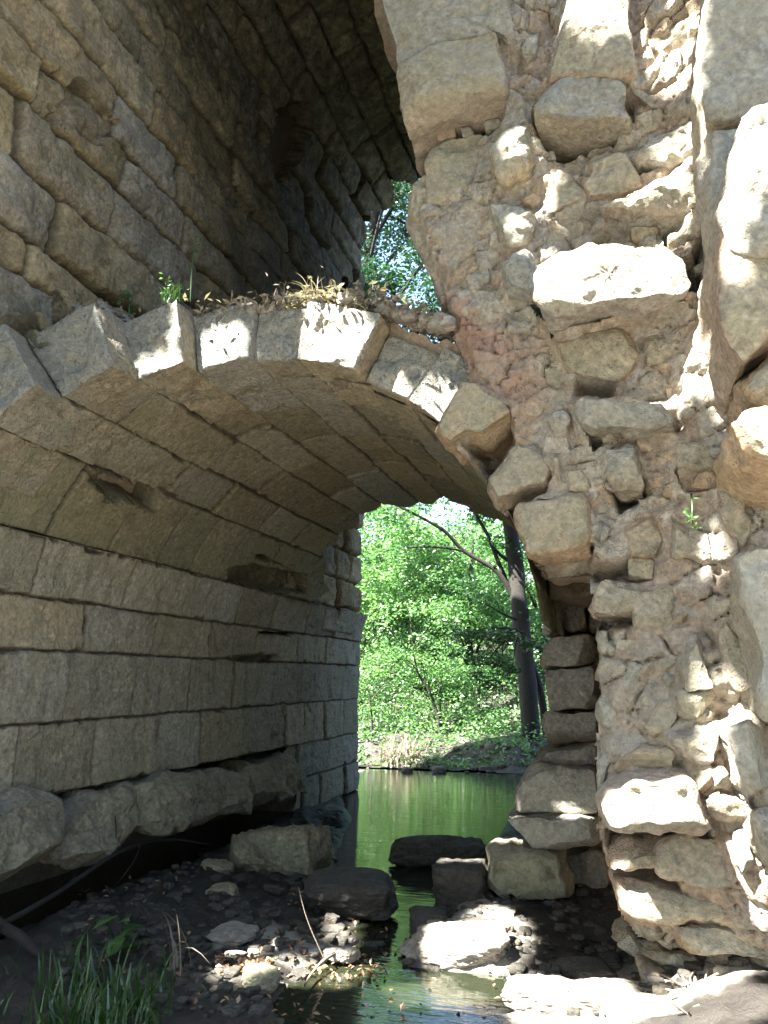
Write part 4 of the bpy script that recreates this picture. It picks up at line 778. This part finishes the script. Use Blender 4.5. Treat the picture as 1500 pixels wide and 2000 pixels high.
tag(b.build('grass', M_GRASS, smooth=False), 'dark green grass growing in the lower left corner', 'grass', kind='stuff')
tuft('grass_tuft', atz(345, 1900, .1), 9, .45, .05, M_DRY, 'few pale bent grass blades beside the dark bed', 'grass tuft', w=.012, droop=1.)
o = thing('broadleaf_weed', 'broad green leafed weed above the dark grass', 'weed', atz(230, 1880, .1)); Cc = atz(230, 1880, .1)+np.c_[rg.normal(0, .10, 12), rg.normal(0, .10, 12), rg.uniform(.05, .28, 12)]
V, Q = leaves(Cc, .12, rg, .8, .85); mk('foliage', V, Q, M_LEAF, o, dict(tint=np.repeat(rg.random(12), 4)), smooth=False)
st_ = Acc()
for c in Cc: V, Q = tube(spline([atz(230, 1880, .02), (atz(230, 1880, .05)+c)/2+[0, 0, .05], c], 6), .004, 5); st_.add(V, Q, tint=.4)
st_.build('stem', M_GRASS, o)
def twig(pts, r, label, n=30, name='branch', mat=M_TWIG, side=3):
    S_ = spline(pts, n); a = Acc(); V, Q = tube(S_, np.linspace(r, r*.45, n), 7, .25); a.add(V, Q)
    for k in range(side):
        i = rg.integers(n//4, n-3); d = rg.normal(size=3)*np.array([.12, .12, .08]); V, Q = tube(spline([S_[i], S_[i]+d, S_[i]+d*2+rg.normal(0, .03, 3)], 8), np.linspace(r*.4, r*.15, 8), 5); a.add(V, Q)
    return tag(a.build(name, mat), label, 'branch')
twig([atx(-40, 1830, -3.3), atx(110, 1745, -3.5), atx(240, 1660, -3.6), atx(330, 1640, -3.7), atx(410, 1650, -3.8)], .018, 'long bare branch curving under the overhanging course', mat=M_BARK)
twig([atz(-20, 1790, .3), atz(60, 1850, .2), atz(110, 1890, .1)], .035, 'thick dark fallen branch at the left edge', side=1, mat=M_BARK)
twig([atz(700, 1838, .05), atz(640, 1870, .07), atz(610, 1900, .05), atz(595, 1925, .04)], .012, 'short stick lying over the row of sunlit stones', side=1)
twig([aty(465, 1632, 5.95), aty(500, 1655, 5.9), aty(527, 1686, 5.85)], .012, 'dark stick leaning on the squared grey block', side=0)
a = Acc()
for k in range(16):
    p = atz(rg.uniform(1325, 1400), rg.uniform(1890, 1965), .22)+[0, -.15, 0]; d = np.r_[rg.normal(0, .12), rg.normal(0, .05), rg.normal(0, .05)]; V, Q = tube(spline([p-d, p+rg.normal(0, .01, 3), p+d], 8), .005, 5); a.add(V, Q)
tag(a.build('twig_heap', M_TWIG), 'tangle of dry twigs caught at the foot of the ruined pier', 'twigs', kind='stuff')

# ================================================================== woods beyond the passage
def crown(clumps, n, size, rg, flat=.45, up=.6):
    w = np.array([c[1]**2 for c in clumps]); w /= w.sum(); idx = rg.choice(len(clumps), n, p=w)
    c = np.array([c[0] for c in clumps])[idx]; r = np.array([c[1] for c in clumps])[idx]
    d = rg.normal(size=(n, 3)); d /= np.linalg.norm(d, axis=1)[:, None]; rad = rg.random(n)**.45
    sp = c+d*(r*rad)[:, None]*np.array([1, 1, flat]); return leaves(sp, size, rg, up)
def tree(name, label, base, hgt, tr, rg, nleaf, lsize, mat, crown_r, nclump=26, clump_r=.8, zlo=.35, lean=(0, 0), trunk=None, cat='tree', group=None, flat=.5, limbs=9):
    o = thing(name, label, cat, base, group); base = np.asarray(base, float); top = base+np.r_[lean, hgt]
    T = spline(trunk if trunk is not None else [base-[0, 0, .3], base*.6+top*.4+np.r_[rg.normal(0, .15, 2), 0], top], 26)
    a = Acc(); V, Q = tube(T, np.linspace(tr, tr*.3, 26)*(1+.5*np.exp(-np.arange(26)/1.5)), 10, .15); a.add(V, Q); cl = []
    for k in range(nclump):
        zf = zlo+(1-zlo)*rg.random()**.8; i = int(np.clip(zf*25, 0, 25)); an = rg.uniform(0, 2*math.pi); rr = crown_r*(.25+.75*math.sin(math.pi*min(max((zf-zlo)/(1.12-zlo), .06), 1))**.7)*math.sqrt(rg.random())
        c = np.r_[T[i][:2]+rr*np.array([math.cos(an), math.sin(an)]), base[2]+hgt*zf+rg.normal(0, .2)]; cl.append((c, clump_r*rg.uniform(.6, 1.25)))
        if k < limbs:
            j = max(3, i-int(4+rr)); V, Q = tube(spline([T[j], (T[j]+c)/2+[0, 0, .2], c], 9), np.linspace(tr*.35, .012, 9), 6); a.add(V, Q)
    a.build('trunk', M_BARK, o)
    V, Q = crown(cl, nleaf, lsize, rg, flat); mk('crown', V, Q, mat, o, dict(tint=np.repeat(np.clip(rg.normal(.5, .28, nleaf), 0, 1), 4)), smooth=False); return o
rg = np.random.default_rng(99)
YT = 16.2
bt = thing('beech_tree', 'dark leaning tree with forked limbs standing at the stream bend', 'tree', aty(1036, 1485, YT))
a = Acc(); tp = lambda *pp: spline([aty(x, y, Y_) for x, y, Y_ in pp], 28)
MT = tp((1038, 1500, YT), (1032, 1360, YT), (1020, 1240, YT), (1008, 1120, YT), (998, 1040, YT), (986, 950, YT), (970, 800, YT), (950, 600, YT+.3), (930, 420, YT+.6))
V, Q = tube(MT, np.linspace(.20, .11, 28), 12, .12); a.add(V, Q)
for P_, r0, r1 in (([(1003, 1165, YT), (970, 1116, YT-.2), (906, 1076, YT-.5), (866, 1036, YT-.8), (802, 1000, YT-1.2), (720, 960, YT-1.6)], .06, .022), ([(1000, 1160, YT), (970, 1090, YT-.1), (954, 1048, YT-.2), (930, 1005, YT-.3), (915, 960, YT-.3)], .05, .03),
                   ([(906, 1076, YT-.5), (850, 1068, YT-.9), (790, 1070, YT-1.2), (715, 1082, YT-1.5)], .03, .012), ([(1002, 1100, YT), (975, 1082, YT), (950, 1050, YT+.2)], .05, .03), ([(1022, 1230, YT), (1040, 1300, YT+.2), (1055, 1350, YT+.4), (1075, 1480, YT+.6)], .06, .09),
                   ([(1018, 1215, YT), (985, 1200, YT-.4), (950, 1180, YT-.8)], .03, .01), ([(975, 860, YT), (900, 760, YT-.3), (820, 640, YT-.6), (760, 560, YT-.8)], .08, .02), ([(980, 900, YT), (1080, 800, YT), (1200, 700, YT)], .08, .02), ([(950, 600, YT), (860, 480, YT), (760, 420, YT-.2)], .07, .02)):
    V, Q = tube(tp(*P_), np.linspace(r0, r1, 28), 8, .1); a.add(V, Q)
a.build('trunk', M_BARK, bt)
cl = [(aty(*p), r) for p, r in (((720, 1000, 14.8), .5), ((780, 1010, 15), .5), ((760, 1080, 14.8), .45), ((720, 1090, 14.7), .4), ((930, 800, 15.2), .7), ((850, 760, 15), .7), ((990, 820, 15.4), .7), ((1030, 780, 15.2), .7), ((900, 720, 15), .7), ((930, 1010, 16), .5), ((960, 1060, 16), .45), ((1040, 1080, 16.2), .5), ((1040, 1200, 16.3), .45),
      ((960, 1170, 15.6), .4), ((905, 1140, 15.4), .4), ((1000, 960, 16), .6), ((760, 560, 15.6), .9), ((800, 640, 15.8), .9), ((720, 470, 15.8), .9), ((830, 520, 16), 1.), ((760, 420, 16), .9), ((840, 430, 16.4), 1.), ((700, 620, 16), 1.), ((780, 340, 16.4), 1.1), ((900, 300, 16.6), 1.3), ((950, 700, 16.4), 1.2), ((1100, 600, 16.4), 1.5))]
V, Q = crown(cl, 12000, .10, rg, .4); mk('crown', V, Q, M_LEAF, bt, dict(tint=np.repeat(rg.random(12000)*.7, 4)), smooth=False)
dk = thing('dark_tree', 'tall dark tree with sky showing through, seen in the upper gap', 'tree', (-6.3, 15.5, gz(-6.3, 15.5)))
T = spline([(-6.3, 15.5, -.2), (-6.2, 15.4, 5), (-5.2, 15.2, 10), (-4.2, 15, 16)], 24); a = Acc(); V, Q = tube(T, np.linspace(.22, .06, 24), 10, .12); a.add(V, Q); cl = []
for k in range(40):
    c = np.array([rg.uniform(-6.4, -2.2), rg.uniform(13.2, 16.8), rg.uniform(8.0, 15.5)]); cl.append((c, rg.uniform(.5, .95)))
    if k < 14: i_ = int(np.clip((c[2]-1.5)/16*23, 4, 22)); V, Q = tube(spline([T[i_], (T[i_]+c)/2+[0, 0, .15], c], 8), np.linspace(.06, .012, 8), 5); a.add(V, Q)
a.build('trunk', M_BARK, dk)
V, Q = crown(cl, 26000, .095, rg, .5); mk('crown', V, Q, M_LEAFB, dk, dict(tint=np.repeat(rg.random(26000), 4)), smooth=False)
ce = [(np.array(p), .75) for p in ((-2.9, 15.2, 6.2), (-3.0, 15.0, 6.6), (-3.2, 14.8, 7.2), (-2.6, 15.4, 5.7), (-2.7, 15.3, 6.6))]+[(aty(*p), r) for p, r in (((930, 800, 15.2), .8), ((850, 760, 15), .8), ((990, 820, 15.4), .8), ((1030, 780, 15.2), .8), ((900, 720, 15), .8), ((960, 740, 14.9), .8))]  # hidden leaf clumps added to shade the trunk
V, Q = crown(ce, 5000, .14, rg, .6); mk('crown', V, Q, M_LEAF, bt, dict(tint=np.repeat(rg.random(5000)*.7, 4)), smooth=False)
# dark hanging spray in front of the trunk
cl = [(aty(*p), r) for p, r in (((905, 1240, 15.2), .33), ((950, 1240, 15.2), .30), ((990, 1245, 15.3), .3), ((880, 1275, 15.1), .22), ((930, 1290, 15.1), .25), ((975, 1290, 15.2), .28), ((930, 1320, 15.1), .18), ((1000, 1310, 15.3), .2), ((1040, 1260, 15.4), .3))]
sp = thing('low_spray', 'dark drooping leafy bough hanging before the leaning trunk', 'bough', aty(1015, 1235, 15.6))
V, Q = crown(cl, 900, .10, rg, .5, .2); mk('foliage', V, Q, M_LEAFD, sp, dict(tint=np.repeat(rg.random(900), 4)), smooth=False)
a = Acc()
for c, r in cl: V, Q = tube(spline([aty(1015, 1235, 15.6), (c+aty(1015, 1235, 15.6))/2+[0, 0, .12], c], 10), np.linspace(.02, .005, 10), 5); a.add(V, Q)
a.build('branch', M_BARK, sp)
# sapling leaning over the bank
b0 = aty(860, 1455, 17); sap = [b0, aty(855, 1400, 17), aty(838, 1350, 16.9), aty(815, 1310, 16.8), aty(805, 1250, 16.8), aty(800, 1180, 16.8)]
tree('sapling', 'thin leaning sapling in the bright undergrowth', b0, 3.0, .035, rg, 1500, .08, M_LEAFL, 1.0, 14, .42, .45, trunk=sap, limbs=5)
# trees up the slope
TR = [(690, 19.5, 6.2, .12, M_LEAFL, 'pale green tree at the left side of the arch view'), (800, 22, 4.2, .12, M_LEAFL, 'bright tree in the middle of the slope behind the sapling'), (930, 20.5, 4.0, .12, M_LEAF, 'mid green tree just left of the leaning trunk'), (1060, 23, 6, .15, M_LEAF, 'dense tree on the slope right of the leaning trunk'),
      (740, 27, 5.4, .16, M_LEAF, 'tall tree far up the slope on the left'), (870, 29, 3.0, .16, M_LEAFL, 'pale tree far up the slope in the middle'), (1010, 31, 4.2, .16, M_LEAF, 'tall tree far up the slope on the right'), (600, 24, 9, .18, M_LEAF, 'tree behind the left wall end'), (1200, 26, 9, .18, M_LEAF, 'tree behind the ruined pier'), (480, 30, 12, .2, M_LEAF, 'tree beyond the left wall on the hill')]
for px, Y_, h_, r_, m_, lb in TR:
    x = aty(px, 1325, Y_)[0]; tree('slope_tree', lb, (x, Y_, gz(x, Y_)), h_, r_, rg, 11000, .16 if Y_ > 24 else .115, m_, 2.0 if Y_ < 24 else 3.2, 44, .75 if Y_ < 24 else 1.1, .06, group=None)
for px, Y_, h_, m_, lb, n in ((720, 15.6, 1.1, M_LEAFD, 'dark shrub against the left wall end', 1500), (770, 18, 1.7, M_LEAFL, 'pale shrub left of the sapling', 2600), (860, 18.5, 1.6, M_LEAFL, 'bright bush right behind the sapling', 2600), (940, 18, 1.9, M_LEAFL, 'bright bush left of the leaning trunk', 2600), (1080, 18.4, 2.2, M_LEAF, 'bush right of the leaning trunk', 2000),
                             (690, 19, 2.2, M_LEAFL, 'tall pale shrub behind the dark shrub', 2600), (820, 20, 2.4, M_LEAF, 'green shrub on the slope behind the sapling', 2600), (985, 20.5, 2.6, M_LEAFL, 'tall bright bush behind the leaning trunk', 2600), (900, 22, 3., M_LEAFL, 'large pale thicket up the slope', 3000)):
    x = aty(px, 1325, Y_)[0]; tree('shrub', lb, (x, Y_, gz(x, Y_)-.1), h_, .03, rg, n, .075, m_, 1.2, 18, .5, .08, cat='shrub', flat=.6, limbs=7)
C = np.stack([rg.uniform(-9, 2, 16000), 14.25+rg.random(16000)**1.3*8.5, np.zeros(16000)], 1); C[:, 2] = terrain(C[:, 0], C[:, 1])+rg.random(16000)**1.6*(.12+.5*sst(C[:, 1], 14.8, 17))
C2 = np.stack([rg.uniform(-16, 8, 22000), 22+rg.random(22000)*30, np.zeros(22000)], 1); C2[:, 2] = terrain(C2[:, 0], C2[:, 1])+rg.random(22000)**1.4*1.1; C = np.vstack([C, C2])
V, Q = leaves(C, .085, rg, .6); V = V.reshape(-1, 4, 3); V[16000:] = V[16000:].mean(1, keepdims=True)+(V[16000:]-V[16000:].mean(1, keepdims=True))*2.6; V = V.reshape(-1, 3); tag(mk('undergrowth', V, Q, M_LEAFL, None, dict(tint=np.repeat(rg.random(len(C)), 4)), smooth=False), 'low leafy ground cover on the far bank', 'undergrowth', kind='stuff')
a = Acc()
for k in range(170):
    x, y = rg.uniform(-7.5, 0), 13.5+rg.random()**.7*2.1; r = .03+.10*rg.random()**3; V, Q = rock((r*2.4, r*2, r*1.5), 7, 9, 900+k, .06); a.add(V+np.array([x, y, gz(x, y)+r*.2]), Q, tint=rg.uniform(-1, 1), patina=.2, joint=0.)
tag(a.build('bank_stones', M_ROCK), 'loose stones strewn along the far bank', 'stones', kind='stuff')
tuft('dry_grass_tuft', aty(785, 1500, 14.6), 260, .8, .22, M_DRY, 'pale dry grass clump hanging over the far bank', 'grass tuft', w=.02, droop=1.2)

# ================================================================== shade trees on the near side, behind the eye: unseen, added with gaps cut to place the sun patches
E1 = np.cross([0, 0, 1.], SUN); E1 /= np.linalg.norm(E1); E2 = np.cross(SUN, E1)
def ab(p): p = np.asarray(p); return np.stack([p@E1, p@E2], -1)
PATCH = [([(1052, 520), (1078, 490), (1200, 470), (1290, 462), (1330, 500), (1342, 550), (1270, 572), (1100, 596), (1060, 585)], 3.78), ([(1175, 1570), (1195, 1540), (1310, 1520), (1325, 1480), (1345, 1480), (1352, 1545), (1385, 1620), (1370, 1630), (1195, 1628)], 3.76),
         ([(1340, 1300), (1358, 1238), (1374, 1255), (1380, 1345), (1336, 1348)], 3.74), ([(1305, 1440), (1395, 1395), (1410, 1480), (1390, 1495), (1340, 1480)], 3.72), ([(1392, 1510), (1412, 1498), (1432, 1525), (1425, 1542), (1402, 1540)], 3.72),
         ([(1085, 0), (1120, -30), (1215, -30), (1205, 22), (1150, 50), (1125, 60), (1140, 20)], 3.92), ([(1235, 380), (1240, 362), (1325, 345), (1328, 368), (1245, 392)], 3.88), ([(1245, 285), (1330, 225), (1335, 245), (1262, 290)], 3.86), ([(1255, 70), (1290, 40), (1350, 5), (1356, 28), (1270, 80)], 3.9), ([(1300, 100), (1340, 95), (1342, 110), (1300, 118)], 3.92),
         ([(1372, 0), (1388, 0), (1368, 190), (1340, 205), (1338, 150)], 3.5), ([(1440, 330), (1480, 215), (1500, 200), (1500, 330), (1470, 380), (1440, 450), (1418, 500), (1420, 400)], 3.18), ([(1430, 815), (1452, 790), (1500, 784), (1500, 890), (1460, 850)], 3.2), ([(998, 250), (1030, 248), (1022, 295), (998, 295)], 3.98), ([(1002, 436), (1040, 438), (1040, 455), (1002, 455)], 4.04),
         ([(1255, 430), (1282, 412), (1285, 436), (1245, 445)], 3.95), ([(1345, 992), (1362, 992), (1358, 1022), (1343, 1022)], 3.85), ([(1173, 1650), (1185, 1650), (1186, 1688), (1175, 1690)], 4.0), ([(1350, 660), (1358, 655), (1362, 680), (1354, 680)], 3.8),
         ([(258, 692), (280, 684), (284, 715), (264, 724)], 3.86), ([(312, 688), (330, 692), (334, 708), (314, 708)], 3.9), ([(378, 640), (400, 632), (404, 700), (386, 712)], 4.08), ([(425, 630), (452, 622), (464, 660), (440, 696), (420, 690)], 4.08),
         ([(598, 592), (618, 592), (622, 640), (606, 648)], 4.15), ([(632, 602), (645, 592), (650, 700), (630, 708), (622, 660)], 4.15), ([(668, 604), (688, 608), (676, 640), (664, 655)], 4.15), ([(603, 664), (632, 690), (636, 712), (606, 710)], 4.15), ([(708, 668), (738, 668), (734, 696), (712, 698)], 4.2), ([(706, 716), (730, 708), (732, 746), (710, 738)], 4.2),
         ([(792, 712), (830, 684), (834, 735), (802, 756)], 4.2), ([(800, 770), (830, 756), (832, 792), (806, 798)], 4.2), ([(250, 612), (330, 596), (420, 598), (330, 606), (262, 622)], 4.3), ([(440, 596), (560, 590), (700, 605), (690, 602), (560, 598)], 4.3), ([(515, 600), (532, 600), (524, 640), (508, 632)], 4.3)]
GP = [[(810, 1885), (830, 1860), (870, 1815), (900, 1800), (960, 1770), (1005, 1785), (1010, 1850), (985, 1880), (850, 1890)], [(985, 1915), (1040, 1900), (1090, 1905), (1190, 1905), (1210, 1950), (1240, 1970), (1340, 1965), (1440, 1985), (1560, 2040), (1500, 2080), (1300, 2060), (1060, 2000), (1000, 1970)], [(740, 1890), (880, 1875), (990, 1885), (985, 1905), (760, 1915)],
      [(410, 1838), (440, 1812), (510, 1812), (505, 1838)], [(520, 1860), (570, 1850), (640, 1850), (690, 1855), (640, 1885), (560, 1875)], [(425, 1885), (500, 1875), (505, 1895), (430, 1905)], [(598, 1768), (660, 1764), (668, 1774), (600, 1778)], [(635, 1790), (660, 1788), (658, 1810), (638, 1808)]]
HOLES = [ab([aty(*q_, y) for q_ in p]) for p, y in PATCH]+[ab([atz(*q_, .12) for q_ in p]) for p in GP]
rg = np.random.default_rng(55)
def in_hole(P2, marg):
    o = np.zeros(len(P2), bool)
    for H in HOLES:
        lo = H.min(0)-marg; hi = H.max(0)+marg; m_ = ((P2 > lo) & (P2 < hi)).all(1)
        if m_.any(): o[np.nonzero(m_)[0][poly_sd(P2[m_], H) < marg]] = True
    return o
ZONE = [ab(np.array(z_)) for z_ in ([(-1.7, 4.3, 0), (1.3, 3.2, 0), (1.3, 3.2, 6.6), (-1.7, 4.3, 6.6)], [(-3.9, 3.6, 2.8), (-.3, 4.2, 2.8), (-.3, 4.3, 4.4), (-3.9, 4.3, 4.6)], [(-4.2, 2.6, 0), (1.2, 2.6, 0), (1.2, 6.5, 0), (-4.2, 7.5, 0)],
        [(-3.9, 4.3, 3.9), (-.4, 4.3, 3.9), (-.4, 9, 3.9), (-3.9, 9, 3.9)], [(-.46, 4.4, 3.9), (-.46, 9, 3.9), (-.46, 9, 9), (-.46, 4.4, 9)], [(-4.0, 2.4, .3), (-3.4, 2.4, .3), (-3.4, 7, .5), (-4, 7, .5)], [(.2, 2.6, 0), (1.6, 2.6, 0), (1.6, 2.6, 6.5), (.2, 3.4, 6.5)])]
lo = np.min([z_.min(0) for z_ in ZONE], 0)-.4; hi = np.max([z_.max(0) for z_ in ZONE], 0)+.4
NL = 190000; P2 = rg.uniform(lo, hi, (NL, 2)); LS = .17
inz = np.zeros(NL, bool)
for z_ in ZONE:
    c_ = z_.mean(0); o_ = np.argsort(np.arctan2(*(z_-c_).T)); inz |= poly_sd(P2, z_[o_]) < .3
P2 = P2[inz]; NL = len(P2)
ctr = np.array([-.8, 4, 2.]); dist = rg.uniform(6.0, 10.0, NL)
keepl = ~in_hole(P2, .088); P2 = P2[keepl]; dist = dist[keepl]
P3 = P2[:, :1]*E1+P2[:, 1:]*E2+(ctr@SUN+dist)[:, None]*SUN
fix = (P3[:, 1] > 1.0) & (P3[:, 2] < 13.5); P3[fix] += SUN*((P3[fix, 1]-rg.uniform(-1.5, 1.0, fix.sum()))/.5/1.0)[:, None]*np.linalg.norm([-.36, -.5, .79])
print('shade leaves', len(P3))
trunks = [((2.8, -6.2), 'broad unseen shade tree behind the viewer on the right, crown shaped to cast the sun patches'), ((-7.0, -2.6), 'broad unseen shade tree behind the viewer on the left, crown shaped to cast the sun patches'), ((-2.6, -6.5), 'tall unseen shade tree straight behind the viewer, crown shaped to cast the sun patches')]
which = np.argmin([np.hypot(P3[:, 0]-t[0][0], P3[:, 1]-t[0][1]-3) for t in trunks], 0)
for k, ((tx, ty), lb) in enumerate(trunks):
    o = thing('added_shade_tree', lb, 'tree', (tx, ty, gz(tx, ty)), None); C = P3[which == k]
    n = len(C); d = rg.normal(size=(n, 3)); V, Q = leaves(C, LS, rg, .1, .7, .25)
    # leaves set broadside to the sun to block it
    s1 = rg.normal(size=(n, 2)); s1 /= np.linalg.norm(s1, axis=1)[:, None]; A1 = s1[:, :1]*E1+s1[:, 1:]*E2+rg.normal(0, .3, (n, 3)); A2 = np.cross(SUN, A1); A2 /= np.linalg.norm(A2, axis=1)[:, None]; L = LS*rg.uniform(.55, 1.1, n)[:, None]
    V = np.stack([C-A1*L/2, C+A2*L*.33, C+A1*L/2, C-A2*L*.33], 1).reshape(-1, 3)
    mk('crown', V, Q, M_LEAFD, o, dict(tint=np.repeat(rg.random(n), 4)), smooth=False)
    cen = C.mean(0) if n else np.array([tx, ty, 8.]); a = Acc(); T = spline([np.array([tx, ty, gz(tx, ty)-.3]), np.array([tx*.9+cen[0]*.1, ty*.9+cen[1]*.1, 3.5]), np.array([tx*.7+cen[0]*.3, ty*.7+cen[1]*.3, 7.]), np.array([tx*.5+cen[0]*.5, ty*.5+cen[1]*.5, 11.])], 24)
    V, Q = tube(T, np.linspace(.28, .08, 24), 12, .1); a.add(V, Q)
    a.build('trunk', M_BARK, o)

for x, y, h_, lb in ((-17, -3, 12, 'dense tree far left behind the viewer'), (-13.5, -8, 13, 'dense tree in the left of the row behind the viewer'), (-8.5, -11, 13, 'dense tree left of centre in the row behind the viewer'), (-3, -13, 14, 'dense tree at the centre of the row behind the viewer'),
                     (2.5, -12.5, 13, 'dense tree right of centre in the row behind the viewer'), (8, -10.5, 13, 'dense tree in the right of the row behind the viewer'), (12, -5.5, 12, 'dense tree far right behind the viewer'), (13, .5, 11, 'dense tree on the right bank beside the pier')):
    tree('woodland_tree', lb, (x, y, gz(x, y)), h_, .25, rg, 5200, .42, M_LEAFD, 3.0, 40, 1.5, .02, flat=.8, limbs=8)

tree('blocker_thicket', 'dark bushy thicket past the inner pier, unseen and added to block light', (1.0, 12.9, gz(1.0, 12.9)), 6.0, .1, rg, 9000, .17, M_LEAFD, 1.3, 34, .75, .03, cat='bush', flat=.9)  # out of view, added to cut the light on the far wall
